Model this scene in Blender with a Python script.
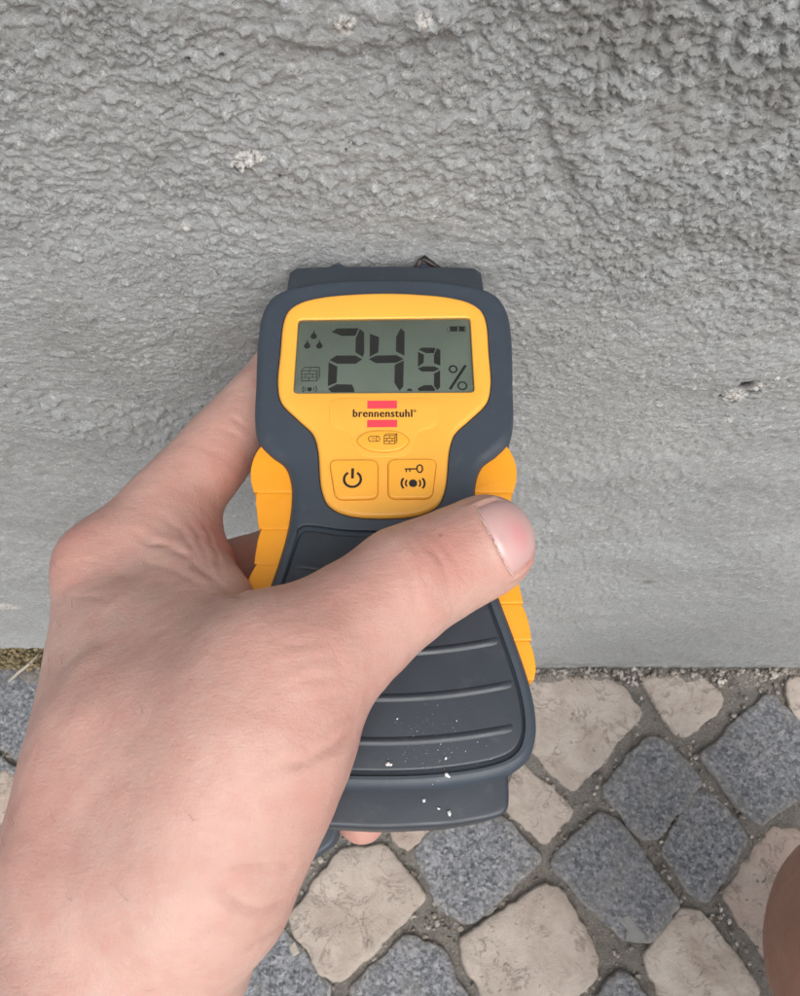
import bpy, bmesh, math, random
import numpy as np
from mathutils import Vector, Matrix

# ------------------------------------------------------------------ scene
scene = bpy.context.scene
C = scene.collection
for o in list(bpy.data.objects):
    bpy.data.objects.remove(o, do_unlink=True)
R = math.radians

# ------------------------------------------------------------------ camera
CAM_H = 0.715                       # phone held 0.72 m above the paving, 0.15 m from the wall
WALL_Y = 0.152
cam_d = bpy.data.cameras.new('camera')
cam = bpy.data.objects.new('camera', cam_d)
C.objects.link(cam)
cam.location = (0, 0, CAM_H)
cam.rotation_euler = (R(90 - 66), 0, 0)
cam_d.sensor_fit = 'HORIZONTAL'
cam_d.sensor_width = 36
cam_d.lens = 36
cam_d.clip_start = 0.01
cam_d.clip_end = 200
cam_d.dof.use_dof = True
cam_d.dof.focus_distance = 0.205
cam_d.dof.aperture_fstop = 75
scene.camera = cam

# ------------------------------------------------------------------ sky and sun (bright, veiled sky: soft light)
SUN_EL, SUN_AZ = R(53), R(162)      # azimuth from +Y, clockwise: behind the photographer, to the right
world = bpy.data.worlds.new('World')
scene.world = world
world.use_nodes = True
wn = world.node_tree
bg = wn.nodes['Background']
sky = wn.nodes.new('ShaderNodeTexSky')
sky.sky_type = 'NISHITA'
sky.sun_disc = False
sky.sun_elevation = SUN_EL
sky.sun_rotation = SUN_AZ
sky.dust_density = 4.0
sky.air_density = 1.0
hs = wn.nodes.new('ShaderNodeHueSaturation')
hs.inputs['Saturation'].default_value = 0.36       # thin overcast
wn.links.new(sky.outputs[0], hs.inputs['Color'])
wn.links.new(hs.outputs[0], bg.inputs[0])
bg.inputs[1].default_value = 0.13

sun_d = bpy.data.lights.new('sun', 'SUN')
sun = bpy.data.objects.new('sun', sun_d)
C.objects.link(sun)
sun_d.energy = 1.0
sun_d.angle = R(50)
sun_d.color = (1.0, 0.975, 0.94)
sdir = Vector((math.sin(SUN_AZ) * math.cos(SUN_EL), math.cos(SUN_AZ) * math.cos(SUN_EL), math.sin(SUN_EL)))
sun.rotation_euler = (-sdir).to_track_quat('-Z', 'Y').to_euler()
sun.location = sdir * 5

vs = scene.view_settings
vs.view_transform = 'Standard'
vs.look = 'None'
vs.gamma = 1
vs.use_curve_mapping = False
vs.exposure = 0.62

scene.render.engine = 'CYCLES'
scene.cycles.use_denoising = True
scene.cycles.max_bounces = 6
scene.cycles.denoising_prefilter = 'NONE'
scene.cycles.denoising_quality = 'HIGH'

# ------------------------------------------------------------------ helpers
rng = random.Random(11)
_pr = np.random.RandomState(5)
PERM = _pr.permutation(256).astype(np.int64)
PERM2 = np.concatenate([PERM, PERM, PERM])
GRAD = np.array([[1,1,0],[-1,1,0],[1,-1,0],[-1,-1,0],[1,0,1],[-1,0,1],[1,0,-1],[-1,0,-1],
                 [0,1,1],[0,-1,1],[0,1,-1],[0,-1,-1],[1,1,0],[-1,1,0],[0,-1,1],[0,-1,-1]], dtype=np.float64)

def perlin(x, y, z=None):
    if z is None: z = np.zeros_like(x) + 0.37
    xi = np.floor(x).astype(np.int64); yi = np.floor(y).astype(np.int64); zi = np.floor(z).astype(np.int64)
    xf = x - xi; yf = y - yi; zf = z - zi
    u = xf**3*(xf*(xf*6-15)+10); v = yf**3*(yf*(yf*6-15)+10); w = zf**3*(zf*(zf*6-15)+10)
    xi &= 255; yi &= 255; zi &= 255
    def g(a, b, c):
        h = PERM2[PERM2[PERM2[(xi+a) & 255] + ((yi+b) & 255)] + ((zi+c) & 255)] & 15
        gv = GRAD[h]
        return gv[..., 0]*(xf-a) + gv[..., 1]*(yf-b) + gv[..., 2]*(zf-c)
    x1 = g(0,0,0)*(1-u) + g(1,0,0)*u; x2 = g(0,1,0)*(1-u) + g(1,1,0)*u
    x3 = g(0,0,1)*(1-u) + g(1,0,1)*u; x4 = g(0,1,1)*(1-u) + g(1,1,1)*u
    return (x1*(1-v)+x2*v)*(1-w) + (x3*(1-v)+x4*v)*w

def worley(x, y):
    """distance to the nearest feature point and a random value of that cell"""
    xi = np.floor(x).astype(np.int64); yi = np.floor(y).astype(np.int64)
    best = np.full(x.shape, 9.0); val = np.zeros(x.shape)
    for a in (-1, 0, 1):
        for b in (-1, 0, 1):
            h = PERM2[PERM2[(xi+a) & 255] + ((yi+b) & 255)]
            h2 = PERM2[h + 17]; h3 = PERM2[h2 + 91]
            d = np.hypot(xi+a+h/256.0-x, yi+b+h2/256.0-y)
            m = d < best
            best = np.where(m, d, best); val = np.where(m, h3/256.0, val)
    return best, val

def sstep(a, b, x):
    t = np.clip((x-a)/(b-a), 0, 1)
    return t*t*(3-2*t)

def tag(o, label, cat=None, group=None, kind=None):
    if label: o['label'] = label
    if cat: o['category'] = cat
    if group: o['group'] = group
    if kind: o['kind'] = kind
    return o

def link(name, me, mat=None, parent=None, smooth=True):
    o = bpy.data.objects.new(name, me)
    C.objects.link(o)
    if mat is not None and len(me.materials) == 0: me.materials.append(mat)
    if parent is not None: o.parent = parent
    if smooth and len(me.polygons): me.polygons.foreach_set('use_smooth', np.ones(len(me.polygons), dtype=bool))
    return o

def empty(name, loc):
    o = bpy.data.objects.new(name, None); C.objects.link(o); o.location = loc
    o.empty_display_size = 0.02
    return o

def np_mesh(name, verts, quads):
    """mesh from numpy arrays, all quads"""
    me = bpy.data.meshes.new(name)
    n, f = len(verts), len(quads)
    me.vertices.add(n); me.vertices.foreach_set('co', np.ascontiguousarray(verts, dtype=np.float32).ravel())
    me.loops.add(f*4); me.loops.foreach_set('vertex_index', np.ascontiguousarray(quads, dtype=np.int32).ravel())
    me.polygons.add(f); me.polygons.foreach_set('loop_start', np.arange(0, f*4, 4, dtype=np.int32))
    me.update(calc_edges=True)
    return me

def py_mesh(name, verts, faces):
    me = bpy.data.meshes.new(name); me.from_pydata(verts, [], faces); me.update()
    return me

def attr(me, name, values):
    a = me.attributes.new(name, 'FLOAT', 'POINT')
    a.data.foreach_set('value', np.ascontiguousarray(values, dtype=np.float32))

# ------------------------------------------------------------------ materials
class NT:
    def __init__(self, name):
        self.m = bpy.data.materials.new(name); self.m.use_nodes = True
        self.t = self.m.node_tree; self.b = self.t.nodes['Principled BSDF']
        self.tc = self.t.nodes.new('ShaderNodeTexCoord')
    def n(self, kind, **kw):
        nd = self.t.nodes.new(kind)
        for k, v in kw.items(): setattr(nd, k, v)
        return nd
    def l(self, a, b): self.t.links.new(a, b)
    def noise(self, scale, detail=4, rough=0.55, dist=0.0, co=None):
        nd = self.n('ShaderNodeTexNoise')
        nd.inputs['Scale'].default_value = scale; nd.inputs['Detail'].default_value = detail
        nd.inputs['Roughness'].default_value = rough; nd.inputs['Distortion'].default_value = dist
        self.l(co or self.tc.outputs['Object'], nd.inputs['Vector'])
        return nd.outputs['Fac']
    def voro(self, scale, feature='F1', out='Distance', co=None):
        nd = self.n('ShaderNodeTexVoronoi', feature=feature)
        nd.inputs['Scale'].default_value = scale
        self.l(co or self.tc.outputs['Object'], nd.inputs['Vector'])
        return nd.outputs[out]
    def ramp(self, fac, stops):
        nd = self.n('ShaderNodeValToRGB')
        e = nd.color_ramp.elements
        while len(e) < len(stops): e.new(0.5)
        for i, (p, c) in enumerate(stops):
            e[i].position = p; e[i].color = (c, c, c, 1) if not hasattr(c, '__len__') else (*c, 1)
        self.l(fac, nd.inputs[0])
        return nd.outputs[0]
    def mix(self, fac, a, b, mode='MIX'):
        nd = self.n('ShaderNodeMix', data_type='RGBA', blend_type=mode)
        for s, v in ((0, fac), (6, a), (7, b)):
            if hasattr(v, 'is_linked') or hasattr(v, 'links'): self.l(v, nd.inputs[s])
            elif hasattr(v, '__len__'): nd.inputs[s].default_value = (*v, 1)
            else: nd.inputs[s].default_value = v
        return nd.outputs[2]
    def math(self, op, a, b=0.0):
        nd = self.n('ShaderNodeMath', operation=op)
        for s, v in ((0, a), (1, b)):
            if hasattr(v, 'links'): self.l(v, nd.inputs[s])
            else: nd.inputs[s].default_value = v
        return nd.outputs[0]
    def attr(self, name):
        return self.n('ShaderNodeAttribute', attribute_name=name).outputs['Fac']
    def objrand(self):
        return self.n('ShaderNodeObjectInfo').outputs['Random']
    def bump(self, height, dist, strength=1.0, normal=None):
        nd = self.n('ShaderNodeBump')
        nd.inputs['Strength'].default_value = strength; nd.inputs['Distance'].default_value = dist
        self.l(height, nd.inputs['Height'])
        if normal is not None: self.l(normal, nd.inputs['Normal'])
        return nd.outputs[0]
    def set(self, **kw):
        names = dict(color='Base Color', rough='Roughness', spec='Specular IOR Level', normal='Normal', metal='Metallic',
                     sss='Subsurface Weight', sssr='Subsurface Radius', ssss='Subsurface Scale', coat='Coat Weight', coatr='Coat Roughness')
        for k, v in kw.items():
            s = self.b.inputs[names[k]]
            if hasattr(v, 'links'): self.l(v, s)
            elif k == 'color': s.default_value = (*v, 1)
            else: s.default_value = v
        return self.m

def m_plastic(name, col, rough=0.45, grain=0.00006, gscale=2500, var=0.06, dust=0.0):
    N = NT(name)
    f = N.noise(60, 4)
    c = N.mix(N.ramp(f, [(0.35, 0.0), (0.7, 1.0)]), tuple(v*(1-var) for v in col), tuple(min(1, v*(1+var)) for v in col))
    if dust:
        d = N.ramp(N.noise(190, 6, 0.7), [(0.56, 0.0), (0.78, dust)])
        c = N.mix(d, c, (0.45, 0.44, 0.42))
    r = N.ramp(N.noise(130, 4), [(0.3, rough-0.07), (0.7, rough+0.09)])
    return N.set(color=c, rough=r, normal=N.bump(N.noise(gscale, 2), grain, 0.6))

def m_flat(name, col, rough=0.5):
    N = NT(name)
    c = N.mix(N.noise(900, 2), tuple(v*0.9 for v in col), col)
    return N.set(color=c, rough=rough)

# render paint on the wall
N = NT('grey_wall_paint')
base = N.mix(N.ramp(N.noise(9, 5, 0.6), [(0.3, 0.0), (0.7, 1.0)]), (0.368, 0.384, 0.386), (0.426, 0.438, 0.436))
base = N.mix(N.ramp(N.noise(24, 6, 0.7, 0.5), [(0.48, 0.0), (0.72, 0.55)]), base, (0.300, 0.302, 0.290))
base = N.mix(N.ramp(N.noise(210, 5, 0.7), [(0.50, 0.0), (0.66, 0.5)]), base, (0.295, 0.300, 0.294))
base = N.mix(N.ramp(N.noise(560, 6, 0.8), [(0.53, 0.0), (0.64, 0.9)]), base, (0.62, 0.625, 0.615))
base = N.mix(N.ramp(N.noise(520, 6, 0.85, 0.8), [(0.57, 0.0), (0.64, 0.9)]), base, (0.15, 0.147, 0.138))
base = N.mix(N.ramp(N.noise(240, 5, 0.75), [(0.675, 0.0), (0.71, 0.8)]), base, (0.095, 0.091, 0.083))
base = N.mix(N.attr('stain'), base, (0.215, 0.20, 0.175))
base = N.mix(N.attr('plaster'), base, N.ramp(N.noise(800, 4, 0.7), [(0.36, (0.20, 0.19, 0.17)), (0.5, (0.60, 0.58, 0.55)), (0.62, (0.86, 0.85, 0.82))]))
base = N.mix(N.attr('hole'), base, (0.035, 0.032, 0.03))
hb = N.mix(0.4, N.noise(520, 8, 0.8), N.noise(1500, 6, 0.75))
M_WALL = N.set(color=base, rough=0.85, spec=0.22, normal=N.bump(hb, 0.0030, 0.75))

N = NT('joint_sand')
c = N.ramp(N.noise(420, 8, 0.85), [(0.30, (0.10, 0.088, 0.076)), (0.44, (0.28, 0.25, 0.218)), (0.58, (0.43, 0.395, 0.355)), (0.70, (0.64, 0.61, 0.57))])
c = N.mix(N.ramp(N.noise(22, 5, 0.6), [(0.38, 0.0), (0.66, 0.7)]), c, N.ramp(N.noise(520, 7, 0.85), [(0.34, (0.10, 0.098, 0.092)), (0.5, (0.25, 0.242, 0.228)), (0.66, (0.45, 0.44, 0.42))]))
M_SAND = N.set(color=c, rough=0.95, spec=0.2, normal=N.bump(N.noise(600, 8, 0.8), 0.005, 0.9))

def stone_vec(N):
    """object coordinates shifted by a random amount per stone, so that no two stones carry the same pattern"""
    mp = N.n('ShaderNodeVectorMath', operation='ADD')
    sc = N.n('ShaderNodeVectorMath', operation='SCALE')
    cb = N.n('ShaderNodeCombineXYZ')
    r = N.objrand()
    N.l(r, cb.inputs[0]); N.l(N.math('MULTIPLY', r, 7.3), cb.inputs[1]); N.l(N.math('MULTIPLY', r, 3.1), cb.inputs[2])
    N.l(cb.outputs[0], sc.inputs[0]); sc.inputs[3].default_value = 5.0
    N.l(N.tc.outputs['Object'], mp.inputs[0]); N.l(sc.outputs[0], mp.inputs[1])
    return mp.outputs[0]

N = NT('cream_limestone')
co = stone_vec(N)
tone = N.ramp(N.objrand(), [(0.0, (0.45, 0.335, 0.285)), (0.5, (0.435, 0.35, 0.30)), (1.0, (0.50, 0.46, 0.408))])
c = N.mix(N.ramp(N.noise(32, 7, 0.7, 0.5, co), [(0.42, 0.0), (0.66, 0.8)]), tone, (0.33, 0.262, 0.215))
c = N.mix(N.ramp(N.noise(16, 5, 0.6, 0.2, co), [(0.52, 0.0), (0.72, 0.6)]), c, (0.53, 0.48, 0.425))
# thin dark veins and pits
vn = N.math('ABSOLUTE', N.math('SUBTRACT', N.noise(48, 6, 0.65, 0.8, co), 0.5))
c = N.mix(N.math('MULTIPLY', N.ramp(vn, [(0.0, 0.95), (0.028, 0.0)]), N.ramp(N.noise(40, 3, 0.5, 0, co), [(0.46, 0.0), (0.56, 1.0)])), c, (0.21, 0.172, 0.145))
pit = N.ramp(N.noise(260, 4, 0.6, 1.0, co), [(0.66, 0.0), (0.71, 1.0)])
c = N.mix(N.math('MULTIPLY', pit, 0.8), c, (0.18, 0.15, 0.125))
c = N.mix(N.math('MULTIPLY', N.attr('edge'), N.ramp(N.noise(170, 6, 0.75, 0, co), [(0.36, 0.0), (0.58, 0.9)])), c, (0.30, 0.265, 0.225))
hb = N.mix(0.35, N.noise(70, 8, 0.72, 0.6, co), N.math('SUBTRACT', 1.0, pit))
M_LIME = N.set(color=c, rough=0.60, spec=0.4, normal=N.bump(hb, 0.0040, 0.75))

N = NT('grey_granite')
co = stone_vec(N)
wv = N.n('ShaderNodeTexNoise'); wv.inputs['Scale'].default_value = 500; N.l(co, wv.inputs['Vector'])
wadd = N.n('ShaderNodeVectorMath', operation='MULTIPLY_ADD'); N.l(wv.outputs['Color'], wadd.inputs[0]); wadd.inputs[1].default_value = (0.003, 0.003, 0.003); N.l(co, wadd.inputs[2])
sp = N.voro(400, 'F1', 'Color', wadd.outputs[0])
sep = N.n('ShaderNodeSeparateColor'); N.l(sp, sep.inputs[0])
c = N.ramp(sep.outputs[0], [(0.0, (0.03, 0.032, 0.036)), (0.25, (0.085, 0.091, 0.10)), (0.5, (0.24, 0.255, 0.285)), (0.82, (0.38, 0.395, 0.42)), (1.0, (0.60, 0.60, 0.59))])
c2 = N.ramp(N.noise(420, 6, 0.75, 0, co), [(0.38, (0.04, 0.043, 0.05)), (0.5, (0.19, 0.203, 0.222)), (0.62, (0.42, 0.435, 0.455))])
c = N.mix(0.5, c, c2)
c = N.mix(1.0, c, (0.93, 0.92, 0.92), 'MULTIPLY')
c = N.mix(N.ramp(N.objrand(), [(0.0, 0.0), (1.0, 0.35)]), c, (0.085, 0.09, 0.10))
c = N.mix(N.ramp(N.noise(24, 6, 0.7, 0.3, co), [(0.5, 0.0), (0.72, 0.5)]), c, (0.25, 0.24, 0.22))
c = N.mix(N.math('MULTIPLY', N.attr('edge'), N.ramp(N.noise(120, 6, 0.75, 0, co), [(0.34, 0.0), (0.56, 0.9)])), c, (0.27, 0.247, 0.218))
hb = N.mix(0.5, N.noise(300, 6, 0.75, 0, co), N.noise(90, 6, 0.65, 0, co))
M_GRAN = N.set(color=c, rough=0.66, spec=0.45, normal=N.bump(hb, 0.0042, 0.8))

M_DARK = m_plastic('slate_blue_rubberised_plastic', (0.038, 0.051, 0.069), 0.47, 0.00005, 3500, 0.05, 0.05)
M_DARK2 = m_plastic('slate_blue_hard_plastic', (0.029, 0.037, 0.048), 0.40, 0.00004, 3500, 0.05, 0.06)
M_YEL = m_plastic('yellow_orange_plastic', (0.86, 0.41, 0.055), 0.36, 0.00003, 3500, 0.02)
M_BTN = m_plastic('button_orange_plastic', (0.88, 0.40, 0.040), 0.40, 0.00003, 3500, 0.02)
M_GRIP = m_plastic('orange_soft_grip', (0.85, 0.33, 0.012), 0.50, 0.00005, 3000, 0.04, 0.0)
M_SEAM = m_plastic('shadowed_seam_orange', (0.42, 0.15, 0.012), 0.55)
M_INK = m_flat('black_print', (0.018, 0.010, 0.010), 0.5)
M_RED = m_flat('red_print', (0.78, 0.055, 0.085), 0.45)
M_SEG = m_flat('lcd_segment', (0.012, 0.013, 0.013), 0.6)
N = NT('lcd_ground')
c = N.mix(N.ramp(N.noise(45, 3, 0.5), [(0.35, 0.0), (0.65, 1.0)]), (0.150, 0.185, 0.155), (0.185, 0.22, 0.185))
M_LCD = N.set(color=c, rough=0.35, spec=0.4)
N = NT('clear_window')
gl = N.n('ShaderNodeBsdfGlossy'); gl.inputs['Roughness'].default_value = 0.04
tr = N.n('ShaderNodeBsdfTransparent'); tr.inputs[0].default_value = (0.96, 0.97, 0.96, 1)
fr = N.n('ShaderNodeFresnel'); fr.inputs[0].default_value = 1.35
mx = N.n('ShaderNodeMixShader')
N.l(fr.outputs[0], mx.inputs[0]); N.l(tr.outputs[0], mx.inputs[1]); N.l(gl.outputs[0], mx.inputs[2])
N.l(mx.outputs[0], N.t.nodes['Material Output'].inputs[0]); N.t.nodes.remove(N.b)
M_PANE = N.m
N = NT('steel'); M_STEEL = N.set(color=N.mix(N.noise(500), (0.35, 0.35, 0.35), (0.55, 0.55, 0.54)), metal=1.0, rough=0.35)
N = NT('white_plaster_crumbs'); M_CRUMB = N.set(color=N.mix(N.noise(900), (0.62, 0.63, 0.64), (0.86, 0.86, 0.86)), rough=0.9)

def m_skin(name, pale, deep, flush, thumbnail=False):
    N = NT(name)
    c = N.mix(N.ramp(N.noise(38, 5, 0.6, 0.3), [(0.3, 0.0), (0.72, 1.0)]), pale, deep)
    c = N.mix(N.ramp(N.noise(170, 4, 0.65), [(0.42, 0.0), (0.72, 0.36)]), c, flush)
    c = N.mix(N.attr('flush'), c, flush)
    c = N.mix(N.ramp(N.noise(330, 2, 0.4), [(0.775, 0.0), (0.80, 0.45)]), c, (0.20, 0.09, 0.06))
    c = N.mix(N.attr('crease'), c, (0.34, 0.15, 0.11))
    vd = N.n('ShaderNodeTexVoronoi', feature='DISTANCE_TO_EDGE'); vd.inputs['Scale'].default_value = 1500
    mp = N.n('ShaderNodeMapping'); mp.inputs['Rotation'].default_value = (0.2, 0.3, 0.6); mp.inputs['Scale'].default_value = (1.0, 0.5, 0.8)
    N.l(N.tc.outputs['Object'], mp.inputs[0]); N.l(mp.outputs[0], vd.inputs['Vector'])
    cells = N.ramp(vd.outputs['Distance'], [(0.0, 0.0), (0.18, 1.0)])
    h = N.mix(0.72, cells, N.noise(420, 6, 0.7))
    mq = N.n('ShaderNodeMapping'); mq.inputs['Rotation'].default_value = (0.3, 0.2, 0.35); mq.inputs['Scale'].default_value = (0.22, 1.0, 0.6)
    N.l(N.tc.outputs['Object'], mq.inputs[0])
    lines = N.noise(1500, 4, 0.7, 0.3, mq.outputs[0])
    nrm = N.bump(h, 0.00016, 0.55)
    nrm = N.bump(lines, 0.00028, 0.45, nrm)
    nrm = N.bump(N.noise(900, 3, 0.6), 0.00026, 0.38, nrm)
    nrm = N.bump(N.noise(120, 3, 0.5, 0.4), 0.0012, 0.35, nrm)
    return N.set(color=c, rough=N.ramp(N.noise(260, 4), [(0.3, 0.42), (0.7, 0.58)]), spec=0.42, sss=0.35, sssr=(1.0, 0.35, 0.2), ssss=0.0035, normal=nrm)

M_SKIN = m_skin('skin', (0.545, 0.362, 0.306), (0.495, 0.298, 0.248), (0.475, 0.205, 0.170))
M_LEGSKIN = m_skin('tanned_skin', (0.36, 0.195, 0.14), (0.30, 0.155, 0.11), (0.32, 0.14, 0.10))
N = NT('fingernail')
M_NAIL = N.set(color=N.mix(N.attr('pink'), N.mix(N.noise(300, 3), (0.50, 0.325, 0.31), (0.58, 0.40, 0.375)), (0.60, 0.235, 0.235)), rough=0.22, spec=0.5, sss=0.25, sssr=(1.0, 0.4, 0.3), ssss=0.002)
N = NT('dry_skin'); M_CUT = N.set(color=N.mix(N.noise(600), (0.56, 0.39, 0.33), (0.72, 0.58, 0.52)), rough=0.7)
N = NT('body_hair'); M_HAIR = N.set(color=(0.10, 0.06, 0.04), rough=0.5)
N = NT('render_flake'); M_FLAKE = N.set(color=N.mix(N.noise(300), (0.17, 0.174, 0.17), (0.28, 0.28, 0.272)), rough=0.85)
N = NT('moss'); M_MOSS = N.set(color=N.ramp(N.noise(300, 4), [(0.3, (0.07, 0.06, 0.03)), (0.5, (0.20, 0.16, 0.085)), (0.7, (0.36, 0.27, 0.18))]), rough=0.95)
N = NT('dry_stem'); M_TWIG = N.set(color=N.mix(N.noise(400), (0.30, 0.27, 0.22), (0.42, 0.38, 0.31)), rough=0.8)
N = NT('grit'); M_GRIT = N.set(color=N.ramp(N.voro(150, 'F1', 'Color'), [(0.0, (0.10, 0.085, 0.07)), (0.45, (0.27, 0.24, 0.205)), (0.8, (0.42, 0.385, 0.34)), (1.0, (0.68, 0.66, 0.62))]), rough=0.9, normal=N.bump(N.noise(1200, 3), 0.0006, 0.7))

# ------------------------------------------------------------------ wall: one rendered wall, rough coat modelled as relief
def axis_lines(segs):
    out = [segs[0][0]]
    for a, b, st in segs:
        n = max(1, int(round((b-a)/st)))
        out += list(a + (b-a)*np.arange(1, n+1)/n)
    return np.array(out)

xs = axis_lines([(-4.0, -1.0, 0.25), (-1.0, -0.42, 0.01), (-0.42, -0.105, 0.0012), (-0.105, 0.105, 0.00044), (0.105, 0.14, 0.0006), (0.14, 0.42, 0.0013), (0.42, 1.0, 0.01), (1.0, 4.0, 0.25)])
zs = axis_lines([(-0.06, 0.20, 0.0024), (0.20, 0.43, 0.0012), (0.43, 0.632, 0.00044), (0.632, 0.80, 0.003), (0.80, 2.6, 0.15)])
X, Z = np.meshgrid(xs, zs)

def seg_d(X, Z, pts):
    """distance (m) from grid points to a polyline given in mm"""
    d = np.full(X.shape, 9.0)
    for (x0, z0), (x1, z1) in zip(pts[:-1], pts[1:]):
        ax, az, bx, bz = x0/1000, z0/1000, x1/1000, z1/1000
        t = np.clip(((X-ax)*(bx-ax)+(Z-az)*(bz-az))/((bx-ax)**2+(bz-az)**2+1e-12), 0, 1)
        d = np.minimum(d, np.hypot(X-ax-t*(bx-ax), Z-az-t*(bz-az)))
    return d

def wall_relief(X, Z):
    wx = X + 0.004*perlin(X*60, Z*60, X*0+3.1); wz = Z + 0.004*perlin(X*60, Z*60, X*0+7.7)
    big = 0.0034*perlin(X*11+3, Z*12) + 0.0022*perlin(X*27, Z*30, X*0+1.3)
    big *= sstep(0.02, 0.30, Z)*0.75 + 0.25
    rough = sstep(0.34, 0.60, Z)*0.72 + 0.12 + 0.16*sstep(0.25, 0.42, Z)
    patch = 0.65 + 0.75*perlin(X*19+9, Z*22, X*0+5.5)
    # crusty, torn skin of the coat: small flakes with sharp upper edges, smooth between
    zz = X*0
    n1 = perlin(wx*135, wz*165, zz+0.7) + 0.6*perlin(wx*290, wz*330, zz+2.9) + 0.4*perlin(wx*600, wz*640, zz+4.4)
    n2 = perlin(wx*270+7, wz*300, zz+5.1) + 0.6*perlin(wx*560, wz*600, zz+1.1)
    torn = 0.00046*sstep(-0.04, 0.13, n1) + 0.00042*sstep(0.02, 0.15, n2) + 0.00044*n1 + 0.00036*n2
    # pebbly grains, strongest in the upper right
    zone = sstep(0.012, 0.055, X + 0.45*(Z-0.56)) * sstep(0.47, 0.56, Z)
    zone = np.maximum(zone, 0.28*sstep(0.1, 0.5, perlin(X*16, Z*18, zz+8.8)+0.15))
    zone = np.clip(zone*(0.85+0.9*perlin(X*42, Z*42, zz+4.2)), 0, 1)
    w2x = X + 0.0009*perlin(X*420, Z*420, zz+3.3); w2z = Z + 0.0009*perlin(X*420, Z*420, zz+9.3)
    d1, v1 = worley(w2x*400, w2z*420); d2, v2 = worley(w2x*860+9, w2z*860)
    grain = 0.0017*np.sqrt(np.clip(1-(d1/0.66)**2, 0, 1))*(0.25+v1)*(v1 > 0.25) + 0.0008*np.sqrt(np.clip(1-(d2/0.62)**2, 0, 1))*(0.3+v2)
    # lone grains and pinholes elsewhere
    d3, v3 = worley(w2x*170+2, w2z*170)
    lone = 0.0010*np.sqrt(np.clip(1-(d3/(0.12+0.13*v3))**2, 0, 1))*(v3 > 0.5) - 0.0012*np.clip(1-(d3/0.09)**2, 0, 1)*(v3 < 0.16)
    fine = 0.00038*perlin(X*760, Z*820, zz+6.1) + 0.00032*perlin(X*1450, Z*1500, zz+1.9)
    d4, v4 = worley(w2x*950+5, w2z*950)
    fine += 0.00075*np.sqrt(np.clip(1-(d4/0.45)**2, 0, 1))*(v4 > 0.55)*sstep(-0.15, 0.35, perlin(X*38, Z*44, zz+7.2))
    detail = sstep(0.80, 0.66, Z)*sstep(0.60, 0.42, np.abs(X))
    rough = rough*detail
    low = sstep(0.52, 0.40, Z)*detail
    s1 = perlin(wx*230, wz*115, zz+3.9); s2 = perlin(X*430, Z*210, zz+8.2)
    stip = 0.00030*s1 + 0.00032*s2 + 0.00040*sstep(0.12, 0.30, s1+0.6*s2)
    h = big + low*stip + rough*(torn*np.clip(patch, 0.3, 1.5)*(1-0.35*zone) + grain*zone + lone + fine)
    # beads of render scattered in a row at the left
    bead = sstep(0.03, 0.0, seg_d(X, Z, [(-129, 451), (-102, 439), (-71, 439)]))
    db, vb = worley(wx*240+31, wz*200)
    h += 0.0026*np.clip(1-(db/0.5)**2, 0, 1)*(vb > 0.45)*bead
    # the thick lump at the top and its overhang, the diagonal edge of a thicker coat
    dl = seg_d(X, Z, [(-19, 607), (-4, 608.5), (9, 611)])
    h += 0.0026*np.exp(-(dl/0.0055)**2)*(1+0.9*perlin(X*200, Z*200))
    h -= 0.0008*np.exp(-(seg_d(X, Z, [(-19, 601), (-4, 602.5), (9, 604)])/0.003)**2)
    dd = seg_d(X, Z, [(23, 612), (27, 597), (33, 582), (42, 564), (53, 549), (78, 542)])
    side = sstep(-0.004, 0.010, (X - 0.023) - 0.42*(0.606 - Z) + 0.004*perlin(X*80, Z*80))
    h += 0.0016*side*sstep(0.535, 0.56, Z)*np.exp(-(dd/0.035)**2)
    h -= 0.0010*np.exp(-(dd/0.0035)**2)*(0.7+perlin(X*90, Z*90))
    # where the meter's nose sits the coat is thin
    near = np.exp(-(np.abs(X+0.004)/0.036)**6 - (np.abs(Z-0.541)/0.016)**4)
    h = h*(1-0.65*near) + 0.0004*near
    # bottom edge, set back where the moss grows at the left
    h -= 0.026*sstep(-0.235, -0.26, X)*sstep(0.075, 0.055, Z)
    return h

H = wall_relief(X, Z)
plaster = np.zeros_like(X); hole = np.zeros_like(X); stain = np.zeros_like(X)
nz = perlin(X*500, Z*500, X*0+2.2)
for px, pz, r in ((-37.0, 573.2, 3.2), (-33.5, 575.2, 1.6), (-10.9, 608.8, 2.4), (4.5, 610.8, 1.6), (120.5, 466.0, 4.6), (127.0, 473.5, 2.6), (131, 478, 1.0), (-262, 200, 9), (-57, 550.4, 1.6), (126, 448, 1.4)):
    d = np.hypot(X-px/1000, (Z-pz/1000))*1000/r + nz*0.55
    m = sstep(1.15, 0.75, d); plaster = np.maximum(plaster, m); H += 0.0009*m*np.clip(nz*2+0.4, -0.6, 1)
for px, pz, r in ((-39.3, 571.2, 0.75), (-36.3, 571.4, 0.9), (-44.1, 600.4, 0.5), (-36.9, 601, 0.45), (-29.3, 569.1, 0.5), (-12.6, 577.8, 0.45), (121.4, 473.5, 2.6), (125.8, 469.0, 2.2), (116, 464.5, 1.4), (122, 461, 1.2), (62, 573.7, 0.5), (80.1, 605.5, 0.6)):
    d = np.hypot(X-px/1000, Z-pz/1000)*1000/r + nz*0.5
    m = sstep(1.2, 0.7, d); hole = np.maximum(hole, m); H -= 0.0018*m*min(1.2, r)
stain = np.maximum(stain, 0.85*sstep(1.0, 0.6, np.hypot((X-0.1545)/0.005, (Z-0.2414)/0.004)+nz*0.6))
gr = sstep(0.02, 0.06, X+0.45*(Z-0.56))*sstep(0.48, 0.57, Z)
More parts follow.
